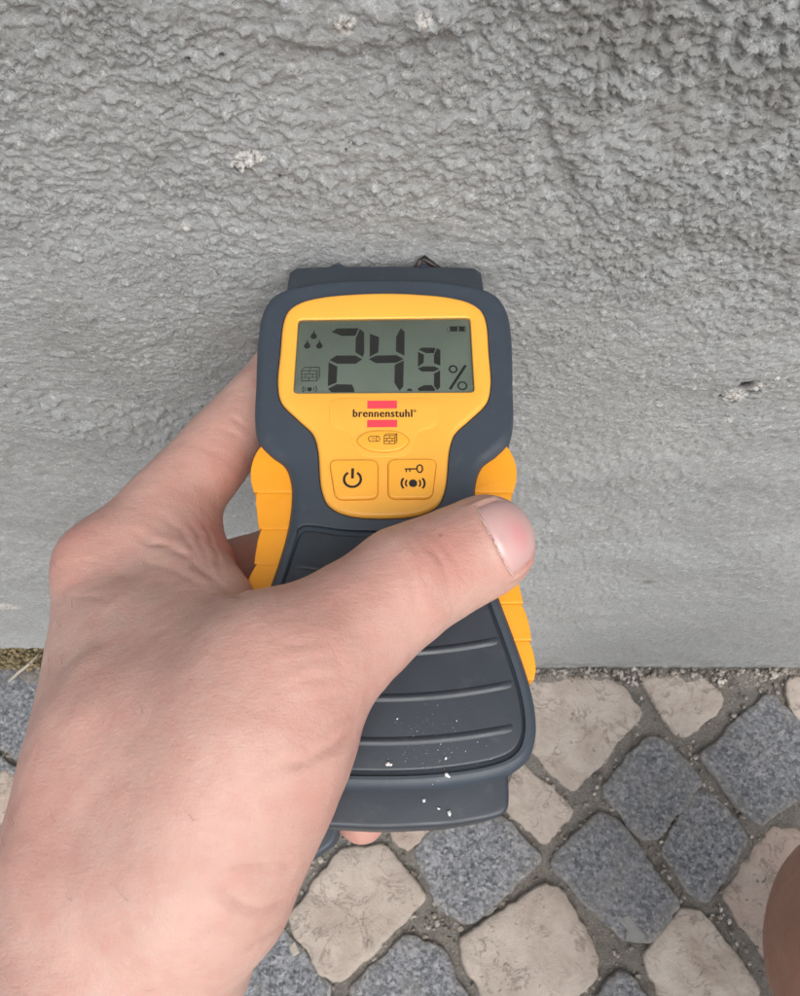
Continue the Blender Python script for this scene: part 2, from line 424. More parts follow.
stain = np.maximum(stain, 0.42*gr*sstep(0.0, 0.5, perlin(X*55, Z*60, X*0+9.1)+0.1))
stain = np.maximum(stain, 0.55*sstep(0.05, 0.0, Z)*sstep(-0.2, 0.4, perlin(X*60, Z*90, X*0+3.3)))

nr, nc = X.shape
V = np.stack([X, WALL_Y - H, Z], -1).reshape(-1, 3)
I = np.arange(nr*nc).reshape(nr, nc)
Q = np.stack([I[:-1, :-1], I[:-1, 1:], I[1:, 1:], I[1:, :-1]], -1).reshape(-1, 4)
# back and edges, so that the wall has its thickness
x0, x1, z0, z1 = xs[0], xs[-1], zs[0], zs[-1]
nb = len(V)
V = np.concatenate([V, [[x0, WALL_Y+0.3, z0], [x1, WALL_Y+0.3, z0], [x1, WALL_Y+0.3, z1], [x0, WALL_Y+0.3, z1]]])
cs = [I[0, 0], I[0, -1], I[-1, -1], I[-1, 0]]
Q = np.concatenate([Q, [[nb+1, nb, nb+3, nb+2]] + [[cs[(k+1) % 4], cs[k], nb+k, nb+(k+1) % 4] for k in range(4)]])
me = np_mesh('wall', V, Q)
pad = np.zeros(4)
attr(me, 'plaster', np.concatenate([plaster.ravel(), pad])); attr(me, 'hole', np.concatenate([hole.ravel(), pad])); attr(me, 'stain', np.concatenate([stain.ravel(), pad]))
wall = link('wall', me, M_WALL)
tag(wall, 'rough grey painted render wall rising from the stone paving behind the meter', 'wall')

# ------------------------------------------------------------------ paving: sand bed, stones, grit
gx = axis_lines([(-12, -0.9, 1.2), (-0.9, -0.40, 0.02), (-0.40, 0.40, 0.0026), (0.40, 0.9, 0.02), (0.9, 12, 1.2)])
gy = axis_lines([(-14, -0.8, 1.2), (-0.8, -0.14, 0.02), (-0.14, 0.19, 0.0026)])
GX, GY = np.meshgrid(gx, gy)
GZ = -0.0026 + 0.0022*perlin(GX*55, GY*55) + 0.0016*perlin(GX*150, GY*150, GX*0+2) + 0.0014*perlin(GX*330, GY*330, GX*0+4)
GZ += 0.006*sstep(0.132, 0.150, GY)*(0.7+perlin(GX*45, GY*45))
nr, nc = GX.shape
I = np.arange(nr*nc).reshape(nr, nc)
me = np_mesh('pavement', np.stack([GX, GY, GZ], -1).reshape(-1, 3), np.stack([I[:-1, :-1], I[:-1, 1:], I[1:, 1:], I[1:, :-1]], -1).reshape(-1, 4))
pavement = tag(link('pavement', me, M_SAND), 'stone sett paving with sandy joints in front of the wall', kind='structure')

STONES = [
    ('L', [(0.1048, 0.1414), (0.1868, 0.144), (0.2124, 0.1136), (0.1463, 0.0478), (0.1036, 0.0916)]),
    ('L', [(0.216, 0.1422), (0.2672, 0.1458), (0.2849, 0.1239), (0.2761, 0.1127), (0.2453, 0.0933), (0.2356, 0.0975)]),
    ('L', [(0.3429, 0.1414), (0.3913, 0.1431), (0.3784, 0.0858), (0.3476, 0.1034), (0.3411, 0.1187)]),
    ('G', [(0.2565, 0.0759), (0.3215, 0.1265), (0.3307, 0.1239), (0.3736, 0.0718), (0.2999, 0.0236), (0.2907, 0.0274)]),
    ('G', [(0.17, 0.0493), (0.2141, 0.0924), (0.2259, 0.0899), (0.2551, 0.0557), (0.2114, 0.0122), (0.1976, 0.0137)]),
    ('G', [(0.2145, 0.0046), (0.2505, 0.0478), (0.2606, 0.0478), (0.286, 0.0106), (0.2462, -0.0335), (0.2355, -0.0306)]),
    ('L', [(0.086, 0.0368), (0.1024, 0.0718), (0.1457, 0.0321), (0.1174, 0.0091)]),
    ('G', [(0.0131, 0.0016), (0.0264, 0.0167), (0.0831, 0.029), (0.114, -0.0043), (0.0553, -0.0518), (0.0319, -0.0392)]),
    ('G', [(0.1212, -0.0058), (0.1647, 0.0298), (0.1777, 0.0274), (0.2219, -0.0356), (0.1979, -0.0616), (0.173, -0.0595)]),
    ('L', [(0.0463, -0.0629), (0.1167, -0.0227), (0.1293, -0.0263), (0.1542, -0.0739), (0.1462, -0.0926), (0.095, -0.1116), (0.0649, -0.1051)]),
    ('L', [(0.1911, -0.0718), (0.2252, -0.0406), (0.2384, -0.0427), (0.278, -0.0953), (0.2529, -0.1212), (0.21, -0.1307)]),
    ('L', [(0.2597, -0.0292), (0.3091, 0.0198), (0.3257, 0.0198), (0.3627, -0.0277), (0.3113, -0.0752), (0.2851, -0.0739)]),
    ('G', [(-0.0384, -0.0953), (0.0063, -0.0595), (0.0313, -0.0684), (0.0549, -0.1051), (0.0149, -0.137)]),
    ('G', [(0.1465, -0.1051), (0.1719, -0.0833), (0.1923, -0.1051), (0.1917, -0.1276), (0.1602, -0.1401)]),
    ('L', [(-0.0872, -0.0462), (-0.049, 0.0016), (-0.0123, 0.0061), (0.02, -0.0335), (-0.044, -0.0887), (-0.0579, -0.0873)]),
    ('L', [(-0.0184, 0.0415), (0.0171, 0.0718), (0.0461, 0.0415), (0.0332, 0.0244), (0.0098, 0.0046), (-0.0016, 0.0069)]),
    ('G', [(-0.1409, -0.1084), (-0.1028, -0.0511), (-0.0906, -0.056), (-0.0522, -0.0953), (-0.0861, -0.1339)]),
    ('G', [(-0.3835, 0.1485), (-0.3218, 0.152), (-0.3023, 0.1025), (-0.3169, 0.0694), (-0.363, 0.0941)]),
    ('G', [(-0.3962, 0.0803), (-0.3582, 0.0836), (-0.3229, 0.0653), (-0.3518, 0.0415)]),
    ('L', [(-0.376, 0.0375), (-0.3475, 0.0613), (-0.3311, 0.0637), (-0.3106, 0.0454), (-0.3094, -0.0043), (-0.3293, -0.0263)]),
    ('G', [(-0.2933, 0.1445), (-0.2408, 0.1445), (-0.2177, 0.1067), (-0.2585, 0.0613), (-0.2958, 0.0883)]),
    ('L', [(-0.2077, 0.1326), (-0.1516, 0.1445), (-0.1088, 0.1067), (-0.1599, 0.0493), (-0.2156, 0.0899)]),
    ('G', [(-0.0981, 0.1445), (-0.0268, 0.1445), (0.0044, 0.1196), (-0.0511, 0.0694), (-0.1, 0.105)]),
    ('L', [(0.0178, 0.1445), (0.0937, 0.1445), (0.0966, 0.0899), (0.0596, 0.0694), (0.0132, 0.1196)]),
]

def round_poly(pts, n, r):
    """corners cut by small arcs, resampled to n points"""
    out = []
    m = len(pts)
    for i in range(m):
        p0, p, p1 = (Vector(pts[(i+k) % m]) for k in (-1, 0, 1))
        a = (p0-p); b = (p1-p)
        ra = min(r, a.length*0.4); rb = min(r, b.length*0.4)
        A = p + a.normalized()*ra; B = p + b.normalized()*rb
        for k in range(7):
            t = k/6
            out.append(A*(1-t)**2 + p*2*t*(1-t) + B*t*t)
    # resample by length
    L = [0.0]
    for i in range(len(out)): L.append(L[-1] + (out[(i+1) % len(out)]-out[i]).length)
    res = []
    j = 0
    for k in range(n):
        s = L[-1]*k/n
        while L[j+1] < s: j += 1
        t = (s-L[j])/max(1e-9, L[j+1]-L[j])
        res.append(out[j].lerp(out[(j+1) % len(out)], t))
    return res

def stone_mesh(name, pts, n, seed, top):
    cx = sum(p[0] for p in pts)/len(pts); cy = sum(p[1] for p in pts)/len(pts)
    loc = [(p[0]-cx, p[1]-cy) for p in pts]
    if sum(loc[i-1][0]*loc[i][1]-loc[i][0]*loc[i-1][1] for i in range(len(loc))) < 0: loc.reverse()
    rim = np.array([(p.x, p.y) for p in round_poly(loc, n, 0.006)])
    ph = seed*3.77
    ang = np.arctan2(rim[:, 1], rim[:, 0])
    rr = np.hypot(rim[:, 0], rim[:, 1])
    wob = 0.0026 + 0.0026*perlin(rim[:, 0]*70+ph, rim[:, 1]*70) + 0.0017*perlin(rim[:, 0]*200+ph, rim[:, 1]*200) + 0.0006*perlin(rim[:, 0]*520+ph, rim[:, 1]*520)
    rim = rim*((rr+wob)/rr)[:, None]
    rows = [(1.0, -0.028), (1.01, -0.010), (1.003, -0.0030), (0.988, -0.0007), (0.962, -0.0001), (0.86, 0.0002)] + [(f, 0.0002) for f in ((0.68, 0.5, 0.33, 0.16) if n > 20 else (0.5,))]
    verts, edge = [], []
    tx, ty = math.sin(seed*1.7)*0.022, math.cos(seed*2.3)*0.022
    for f, dz in rows:
        q = rim*f
        z = top + dz + tx*q[:, 0] + ty*q[:, 1]
        if dz > -0.005: z = z + 0.0016*perlin(q[:, 0]*30+ph, q[:, 1]*30) + 0.0006*perlin(q[:, 0]*75+ph, q[:, 1]*75)
        verts += [(x, y, zz) for (x, y), zz in zip(q, z)]
        edge += [1.0 if f > 0.99 else (0.9 if f > 0.98 else (0.5 if f > 0.93 else (0.22 if f > 0.8 else 0.0)))]*len(q)
    verts.append((0, 0, top+0.0005)); edge.append(0.0)
    faces = []
    for r in range(len(rows)-1):
        for k in range(n):
            a = r*n+k; b = r*n+(k+1) % n
            faces.append((a, b, b+n, a+n))
    last = (len(rows)-1)*n
    faces += [(last+k, last+(k+1) % n, len(verts)-1) for k in range(n)]
    me = py_mesh(name, verts, faces)
    attr(me, 'edge', edge)
    return me, (cx, cy, 0)

def add_stone(kind, pts, n, seed):
    me, loc = stone_mesh('paving_stone', pts, n, seed, 0.0018 + 0.0018*math.sin(seed*5.1))
    o = link('paving_stone', me, M_LIME if kind == 'L' else M_GRAN, pavement)
    o.location = loc
    return o

for i, (k, pts) in enumerate(STONES):
    add_stone(k, pts, 96, i+1)

def inside(p, poly):
    c = False
    for i in range(len(poly)):
        (ax, ay), (bx, by) = poly[i-1], poly[i]
        if (ay > p[1]) != (by > p[1]) and p[0] < (bx-ax)*(p[1]-ay)/(by-ay)+ax: c = not c
    return c
placed = [p for _, p in STONES]
boxes = [(min(q[0] for q in p)-.01, min(q[1] for q in p)-.01, max(q[0] for q in p)+.01, max(q[1] for q in p)+.01) for p in placed]
seed = 60
PITCH = 0.061
for iy in range(-13, 4):
    for ix in range(-15, 16):
        if (ix+iy) % 2: continue
        c = (ix*PITCH + 0.012 + rng.uniform(-.004, .004), iy*PITCH + 0.028 + rng.uniform(-.004, .004))
        s = PITCH*0.90
        pts = [(c[0]+s*dx+rng.uniform(-.006, .006), c[1]+s*dy+rng.uniform(-.006, .006)) for dx, dy in ((1, 0), (0, 1), (-1, 0), (0, -1))]
        ymax = WALL_Y-0.008
        if c[1] > ymax-0.01: continue
        pts = [(x, min(y, ymax)) for x, y in pts]
        tests = [c] + [((c[0]+p[0]*2)/3, (c[1]+p[1]*2)/3) for p in pts] + pts
        hit = False
        for b, poly in zip(boxes, placed):
            if b[0] > c[0]+.08 or b[2] < c[0]-.08 or b[1] > c[1]+.08 or b[3] < c[1]-.08: continue
            if any(inside(t, poly) for t in tests) or any(inside(q, pts) for q in poly): hit = True; break
        if hit: continue
        seed += 1
        near = abs(c[0]) < 0.45 and c[1] > -0.25
        add_stone('L' if (iy//1+ix//3) % 2 == 0 or rng.random() < 0.2 else 'G', pts, 32 if near else 16, seed)

# grit in the joints: thousands of crumbs of sand and broken stone, one mesh
def crumb_mesh(name, items, sub=1):
    bm = bmesh.new(); bmesh.ops.create_icosphere(bm, subdivisions=sub, radius=1.0)
    bv = np.array([v.co[:] for v in bm.verts]); bf = np.array([[v.index for v in f.verts] for f in bm.faces]); bm.free()
    rs = np.random.RandomState(3)
    vs_, fs_ = [], []
    for i, (x, y, z, r) in enumerate(items):
        jit = bv*(1+rs.uniform(-.35, .35, (len(bv), 1)))*(r*rs.uniform(.65, 1.25, 3))
        vs_.append(jit + (x, y, z)); fs_.append(bf + i*len(bv))
    return py_mesh(name, np.concatenate(vs_).tolist(), np.concatenate(fs_).tolist())

def in_stone(x, y):
    for b, poly in zip(boxes, placed):
        if b[0] < x < b[2] and b[1] < y < b[3] and inside((x, y), poly): return True
    return False
items = []
while len(items) < 12000:
    x, y = rng.uniform(-.42, .42), rng.uniform(-.15, .150)
    if rng.random() < 0.22: y = rng.uniform(0.136, 0.1505)
    if in_stone(x, y): continue
    r = 0.0004 + 0.0023*rng.random()**5
    z = -0.0021 + rng.uniform(-.0006, .0016) + (0.006*max(0, min(1, (y-.134)/.016)) if y > .134 else 0)
    items.append((x, y, z, r))
tag(link('joint_grit', crumb_mesh('joint_grit', items, 1), M_GRIT, smooth=False), 'loose sand and stone crumbs lying in the joints of the paving', 'grit', kind='stuff')

items = []
for k in range(2400):
    x = rng.uniform(-.43, -.25); y = rng.uniform(.150, .182)
    zt = 0.006*rng.random() + 0.003 + 0.004*math.sin(x*170)**2
    items.append((x, y, zt, 0.0008+0.0016*rng.random()))
tag(link('moss', crumb_mesh('moss', items, 1), M_MOSS, smooth=False), 'brown green moss cushion growing along the foot of the wall at the left', 'moss', kind='stuff')

def tube(name, pts, radii, mat, parent=None, n=8):
    vs_, fs_ = [], []
    P_ = [Vector(p) for p in pts]
    for i, p in enumerate(P_):
        d = (P_[min(i+1, len(P_)-1)] - P_[max(i-1, 0)]).normalized()
        u = d.orthogonal().normalized(); v = d.cross(u)
        for k in range(n):
            a = 2*math.pi*k/n
            vs_.append(p + (u*math.cos(a)+v*math.sin(a))*radii[i])
    for i in range(len(P_)-1):
        for k in range(n):
            a = i*n+k; b = i*n+(k+1) % n
            fs_.append((a, b, b+n, a+n))
    fs_.append(tuple(range(n-1, -1, -1))); fs_.append(tuple((len(P_)-1)*n+k for k in range(n)))
    return link(name, py_mesh(name, [tuple(v) for v in vs_], fs_), mat, parent)

tw = tube('dry_stem', [(-.345, .139, .005), (-.336, .146, .009), (-.325, .154, .012), (-.318, .162, .016)], [.0012, .0015, .0013, .0006], M_TWIG)
tag(tw, 'short dry grey plant stem beside the moss at the wall foot', 'stem')

def chip(name, pts, z0, th, mat, label, cat):
    o = ccw_pts(pts); n = len(o); cx = sum(p[0] for p in o)/n; cy = sum(p[1] for p in o)/n
    vs_ = [(x-cx, y-cy, 0) for x, y in o] + [(x-cx, y-cy, th*(0.8+0.4*((i*7) % 3)/2)) for i, (x, y) in enumerate(o)] + [((x-cx)*.6, (y-cy)*.6, th*1.15) for x, y in o]
    fs_ = [tuple(range(n-1, -1, -1)), tuple(range(2*n, 3*n))] + [(k*n+i, k*n+(i+1) % n, (k+1)*n+(i+1) % n, (k+1)*n+i) for k in (0, 1) for i in range(n)]
    ob = link(name, py_mesh(name, vs_, fs_), mat, smooth=False); ob.location = (cx, cy, z0)
    return tag(ob, label, cat)
def ccw_pts(p):
    return list(p) if sum(p[i-1][0]*p[i][1]-p[i][0]*p[i-1][1] for i in range(len(p))) > 0 else list(reversed(p))
chip('plaster_chip', [(-0.0875, -0.0665), (-0.0825, -0.0628), (-0.0785, -0.0700), (-0.0830, -0.0748)], -0.002, 0.003, M_TWIG, 'small white chip in the joint beside the cream stone below the hand', 'chip')
chip('render_flake', [(0.172, -0.047), (0.181, -0.044), (0.186, -0.052), (0.192, -0.058), (0.187, -0.0635), (0.176, -0.062), (0.178, -0.054)], 0.0028, 0.0015, M_FLAKE, 'pale grey flake of render lying at the tip of the long granite stone', 'flake')

# ------------------------------------------------------------------ moisture meter (local units mm; y towards the wall, z up from the back)
T = 32.0                                   # thickness: back at z = 0, dark front face at z = T
meter = empty('moisture_meter', (-0.004, 0, CAM_H - 0.174 - T/1000))
tag(meter, 'yellow and dark slate pin moisture meter held against the wall reading 24.9 %', 'moisture meter')

def catmull(pts, n, closed=True):
    P_ = [Vector(p) for p in pts]; m = len(P_); out = []
    L = m if closed else m-1
    for i in range(L):
        p0, p1, p2, p3 = ((P_[(i+k) % m] if closed else P_[max(0, min(m-1, i+k))]) for k in (-1, 0, 1, 2))
        for k in range(n):
            t = k/n
            # centripetal tangents keep corners tight
            d01, d12, d23 = (max(1e-6, (b-a).length)**0.5 for a, b in ((p0, p1), (p1, p2), (p2, p3)))
            m1 = (p2-p1) + d12*((p1-p0)/d01 - (p2-p0)/(d01+d12)) if (p1-p0).length > 1e-6 else (p2-p1)
            m2 = (p2-p1) + d12*((p3-p2)/d23 - (p3-p1)/(d12+d23)) if (p3-p2).length > 1e-6 else (p2-p1)
            out.append(p1*(2*t**3-3*t**2+1) + m1*(t**3-2*t**2+t) + p2*(-2*t**3+3*t**2) + m2*(t**3-t**2))
    if not closed: out.append(P_[-1])
    return [(v.x, v.y) for v in out]

def mirror(half):
    """half outline from the top centre down the right side to the bottom centre -> full closed outline"""
    left = [(-x, y) for x, y in reversed(half) if abs(x) > 1e-6]
    return half + left

def ccw(pts):
    a = sum(pts[i-1][0]*pts[i][1]-pts[i][0]*pts[i-1][1] for i in range(len(pts)))
    return list(pts) if a > 0 else list(reversed(pts))

def inset(pts, d):
    """offset a ccw outline inwards by d"""
    out = []; m = len(pts)
    for i in range(m):
        (ax, ay), (bx, by) = pts[i-1], pts[(i+1) % m]
        tx, ty = bx-ax, by-ay; l = math.hypot(tx, ty) or 1
        out.append((pts[i][0]-ty/l*d, pts[i][1]+tx/l*d))
    return out

def plate(name, outline, z0, z1, bev, mat, parent, hole=None, hole_z=None, hole_bev=0.4, seg=5, cap_bottom=True, ztop=None):
    """a slab with rounded upper edge; hole = outline cut through its top down to hole_z; ztop(x, y) domes the top"""
    o = ccw(outline); n = len(o)
    bm = bmesh.new()
    def ring(pts, z):
        return [bm.verts.new((x/1000, y/1000, (z + (ztop(x, y) if (ztop and z > z1-bev-1e-6) else 0))/1000)) for x, y in pts]
    def bridge(a, b):
        for i in range(len(a)): bm.faces.new((a[i], a[(i+1) % len(a)], b[(i+1) % len(a)], b[i]))
    r = ring(o, z0)
    if cap_bottom: bm.faces.new(list(reversed(r)))
    for k in range(seg+1):
        t = math.pi/2*k/seg
        q = ring(inset(o, bev*(1-math.cos(t))), z1-bev+bev*math.sin(t)) if bev > 0 else ring(o, z1)
        bridge(r, q); r = q
        if bev <= 0: break
    if hole is None:
        bm.faces.new(r)
    else:
        h = ccw(hole)
        rt = ring(inset(h, -hole_bev), z1); prev = rt
        for k in range(1, 4):
            t = math.pi/2*k/3
            q = ring(inset(h, -hole_bev*(1-math.sin(t))), z1-hole_bev*(1-math.cos(t)))
            bridge(q, prev); prev = q
        q = ring(h, hole_z); bridge(q, prev)
        bm.edges.ensure_lookup_table()
        es = [bm.edges.get((a[i], a[(i+1) % len(a)])) for a in (r, rt) for i in range(len(a))]
        bmesh.ops.triangle_fill(bm, edges=es, use_beauty=True)
        bmesh.ops.recalc_face_normals(bm, faces=bm.faces)
    me = bpy.data.meshes.new(name); bm.to_mesh(me); bm.free()
    ob = link(name, me, mat, parent)
    me.set_sharp_from_angle(angle=R(32))
    return ob

def ribbon_poly(pts, w):
    """outline of a stroke of width w along pts"""
    P_ = [Vector(p) for p in pts]; l, r = [], []
    for i, p in enumerate(P_):
        d = (P_[min(i+1, len(P_)-1)]-P_[max(i-1, 0)]); d = d.normalized() if d.length else Vector((1, 0))
        nrm = Vector((-d.y, d.x))*w/2
        if 0 < i < len(P_)-1:
            c = (P_[i]-P_[i-1]).normalized().dot((P_[i+1]-P_[i]).normalized())
            nrm *= min(1.6, 1/max(0.5, math.sqrt(max(0.05, (1+c)/2))))
        l.append(p+nrm); r.append(p-nrm)
    return l, r

class Print:
    """flat print collected into one mesh of small raised faces"""
    def __init__(self): self.v = []; self.f = []
    def poly(self, pts, z, h=0.05):
        pts = ccw(pts); n = len(pts); b = len(self.v)
        self.v += [(x/1000, y/1000, z/1000) for x, y in pts] + [(x/1000, y/1000, (z+h)/1000) for x, y in pts]
        self.f.append(tuple(b+n+i for i in range(n)))
        self.f += [(b+i, b+(i+1) % n, b+n+(i+1) % n, b+n+i) for i in range(n)]
        return self
    def stroke(self, pts, w, z, h=0.05):
        l, r = ribbon_poly(pts, w); b = len(self.v)
        for a, c in zip(l, r):
            self.v += [(a.x/1000, a.y/1000, (z+h)/1000), (c.x/1000, c.y/1000, (z+h)/1000)]
        self.f += [(b+2*i, b+2*i+1, b+2*i+3, b+2*i+2) for i in range(len(l)-1)]
        return self
    def arc(self, c, rx, ry, a0, a1, w, z, n=20):
        return self.stroke([(c[0]+rx*math.cos(R(a0+(a1-a0)*k/n)), c[1]+ry*math.sin(R(a0+(a1-a0)*k/n))) for k in range(n+1)], w, z)
    def disc(self, c, r, z, n=20, ry=None):
        return self.poly([(c[0]+r*math.cos(2*math.pi*k/n), c[1]+(ry or r)*math.sin(2*math.pi*k/n)) for k in range(n)], z)
    def build(self, name, mat, parent):
        return link(name, py_mesh(name, self.v, self.f), mat, parent, smooth=False)

# --- dark shell
BODY = mirror([(0, 143.6), (12, 143.2), (20, 142.1), (26.6, 140.2), (30.6, 137.4), (32.8, 132.5), (33.5, 124), (33.0, 110), (32.5, 99), (31.2, 93.5), (27.8, 89.5), (24.2, 86.5), (22.6, 82.5), (22.1, 77),
               (22.7, 69.3), (24.7, 60), (27.0, 52), (29.8, 43), (32.1, 34.5), (33.1, 28), (32.9, 22.9), (31.3, 18.6), (28.3, 15.9), (23, 14.0), (12, 12.4), (0, 12.0)])
BODY_S = catmull(BODY, 6)
LOW = mirror([(0, 68.6), (10, 69.0), (16.0, 69.9), (18.6, 69.9), (20.0, 68.6), (20.9, 66), (22.4, 60.0), (25.1, 50.5), (28.6, 39), (30.6, 30), (30.7, 23.6), (28.9, 19.8), (25.5, 17.7), (14, 15.5), (0, 14.8)])
LOW_S = catmull(LOW, 6)
shell = plate('shell', BODY_S, 3.0, T, 2.6, M_DARK, meter, hole=inset(ccw(LOW_S), -0.5), hole_z=T-1.3, hole_bev=0.35)
plate('groove_floor', inset(ccw(LOW_S), -0.6), T-4, T-1.25, 0, M_DARK, shell)
# softly raised hem that frames the lower face, and the lower face itself with its five ribs
hem = Print()
panel = plate('grip_panel', inset(ccw(LOW_S), 0.75), T-3.5, T-0.15, 0.7, M_DARK2, meter)
for y0, xe, kq in ((58.9, 20.4, 0.0046), (49.6, 23.0, 0.0043), (40.4, 25.9, 0.0041), (30.6, 28.4, 0.0038), (21.6, 28.0, 0.0036)):
    n = 34
    vs_, fs_ = [], []
    prof = [(-0.95, 0.0), (-0.72, 0.16), (-0.40, 0.34), (0.0, 0.42), (0.40, 0.34), (0.72, 0.16), (0.95, 0.0)]
    for i in range(n+1):
        x = -xe + 2*xe*i/n; fade = min(1.0, (xe-abs(x))/0.5) if abs(x) > xe-0.5 else 1.0
        for dy, dz in prof:
            vs_.append((x/1000, (y0+kq*x*x+dy)/1000, (T-0.19+dz*fade)/1000))
    k = len(prof)
    for i in range(n):
        for j in range(k-1):
            a = i*k+j
            fs_.append((a, a+k, a+k+1, a+1))
    rb = link('rib', py_mesh('rib', vs_, fs_), M_DARK2, panel)

# --- end pieces below the face: nose at the wall, tray at the near end; back shell
NOSE = mirror([(0, 148.0), (18, 147.8), (24.4, 147.4), (26.3, 145.8), (26.7, 141), (26.7, 134), (0, 134)])
plate('nose', NOSE[:6] + [(26.7, 132), (-26.7, 132)] + NOSE[-5:], 2.0, T-0.9, 1.0, M_DARK2, meter)
TRAY = [(0, 4.6), (-14, 5.2), (-22, 6.4), (-25.6, 7.4), (-26.9, 9.2), (-27.0, 20), (27.0, 20), (26.9, 9.2), (25.6, 7.4), (22, 6.4), (14, 5.2)]
plate('base_tray', [(p.x, p.y) for p in round_poly(TRAY, 200, 3.5)], 1.0, T-4.2, 1.1, M_DARK2, meter)
plate('back_shell', inset(ccw(BODY_S), 2.2), 0.0, 4.0, 0.6, M_DARK2, meter)

# --- orange side grips in segments
INNER = [(93.4, 29.6), (90, 27.5), (86.5, 23.6), (82.5, 21.8), (77, 21.3), (69.3, 21.8), (60, 23.8), (52, 26.1), (43, 29.0), (34.5, 31.4)]
OUTER = [(93.4, 30.0), (91.5, 31.2), (89, 32.1), (86.2, 32.5), (83, 32.3), (80, 31.5), (75, 30.2), (70.5, 29.6), (66, 29.6), (62, 30.0), (57, 31.2), (51, 32.5), (43, 33.6), (37, 33.9), (34.5, 33.4)]
def lerp_tab(tab, y):
    for (ya, xa), (yb, xb) in zip(tab[:-1], tab[1:]):
        if yb <= y <= ya: return xa + (xb-xa)*(ya-y)/(ya-yb)
    return tab[0][1] if y > tab[0][0] else tab[-1][1]
CUTS = [93.2, 80.0, 70.4, 61.6, 52.2, 43.6, 34.8]
for s in (1, -1):
    grip = None
    for k in range(len(CUTS)-1):
        ya, yb = CUTS[k]-0.09, CUTS[k+1]+0.09
        ys = [ya+(yb-ya)*i/14 for i in range(15)]
        bulge = [0.30*math.sin(math.pi*(0.15+0.85*i/14))**0.6 - 0.15 - 0.75*(1-i/14)**4*(k > 0) for i in range(15)]
        pts = [(s*(lerp_tab(OUTER, y)+b), y) for y, b in zip(ys, bulge)] + [(s*(lerp_tab(INNER, y)-0.3), y) for y in reversed(ys)]
        ob = plate('grip_segment' if grip else 'side_grip', pts, 6.0, T-2.3, 0.30, M_GRIP, grip or meter, seg=4)
        grip = grip or ob
    ys = [92.5-0.5*k for k in range(115)]
    core = plate('grip_core', [(s*(lerp_tab(OUTER, y)-0.9), y) for y in ys] + [(s*(lerp_tab(INNER, y)-0.6), y) for y in reversed(ys)], 6.5, T-2.42, 0, M_GRIP, grip)

# --- yellow face
YEL = mirror([(0, 137.2), (9, 136.8), (16.5, 135.9), (22.2, 134.2), (25.4, 131.6), (26.6, 128), (26.9, 118), (26.95, 108.5), (25.7, 103.5), (21.3, 98.6), (17.5, 94.6), (16.1, 90.5), (14.7, 79.4), (12.9, 75.4), (8.8, 73.0), (0, 72.1)])
YEL_S = catmull(YEL, 7)
YT = T + 1.25
def rquad(pts, r=1.2): return [(v.x, v.y) for v in round_poly(pts, 180, r)]
LCDQ = rquad([(-22.75, 128.4), (22.45, 129.1), (22.75, 106.1), (-22.85, 105.8)], 1.1)
INSET_ = catmull([(-13.3, 103.4), (0, 104.0), (13.3, 103.4), (13.5, 100), (13.3, 97.1), (11.6, 95.7), (8.8, 94.6), (7.6, 91.6), (6.0, 88.5), (0, 87.7), (-6.0, 88.5), (-7.6, 91.6), (-8.8, 94.6), (-11.6, 95.7), (-13.3, 97.1), (-13.5, 100)], 5)
face = plate('yellow_face', YEL_S, T-0.6, YT, 1.1, M_YEL, meter, hole=LCDQ, hole_z=T-0.2, hole_bev=0.4)
plate('face_seam', inset(ccw(YEL_S), -0.28), T-0.5, T+0.03, 0, M_INK, face, hole=inset(ccw(YEL_S), 0.9), hole_z=T-0.4, hole_bev=0.02)
plate('logo_field', INSET_, T+0.5, YT+0.16, 0.16, M_YEL, face, seg=3)
pill = plate('mode_button', catmull([(-6.5, 92.1), (-4.5, 94.2), (-0.1, 94.8), (4.3, 94.2), (6.2, 92.1), (4.2, 89.7), (-0.1, 88.9), (-4.4, 89.8)], 6), T, YT+0.75, 0.5, M_BTN, meter)
btns = []
for q in ([(-13.1, 86.7), (-1.3, 86.8), (-1.2, 76.5), (-11.2, 76.3)], [(1.1, 86.9), (12.9, 87.0), (11.6, 76.6), (1.2, 76.5)]):
    o_ = ccw(rquad(q, 2.0))
    rim_ = plate('button_seam', inset(o_, -0.14), T, YT+0.02, 0, M_SEAM, face)
    btns.append(plate('button', o_, T, YT+0.85, 0.55, M_BTN, meter))
plate('button_seam', inset(ccw(catmull([(-6.5, 92.1), (-4.5, 94.2), (-0.1, 94.8), (4.3, 94.2), (6.2, 92.1), (4.2, 89.7), (-0.1, 88.9), (-4.4, 89.8)], 6)), -0.10), T, YT+0.18, 0, M_SEAM, face)

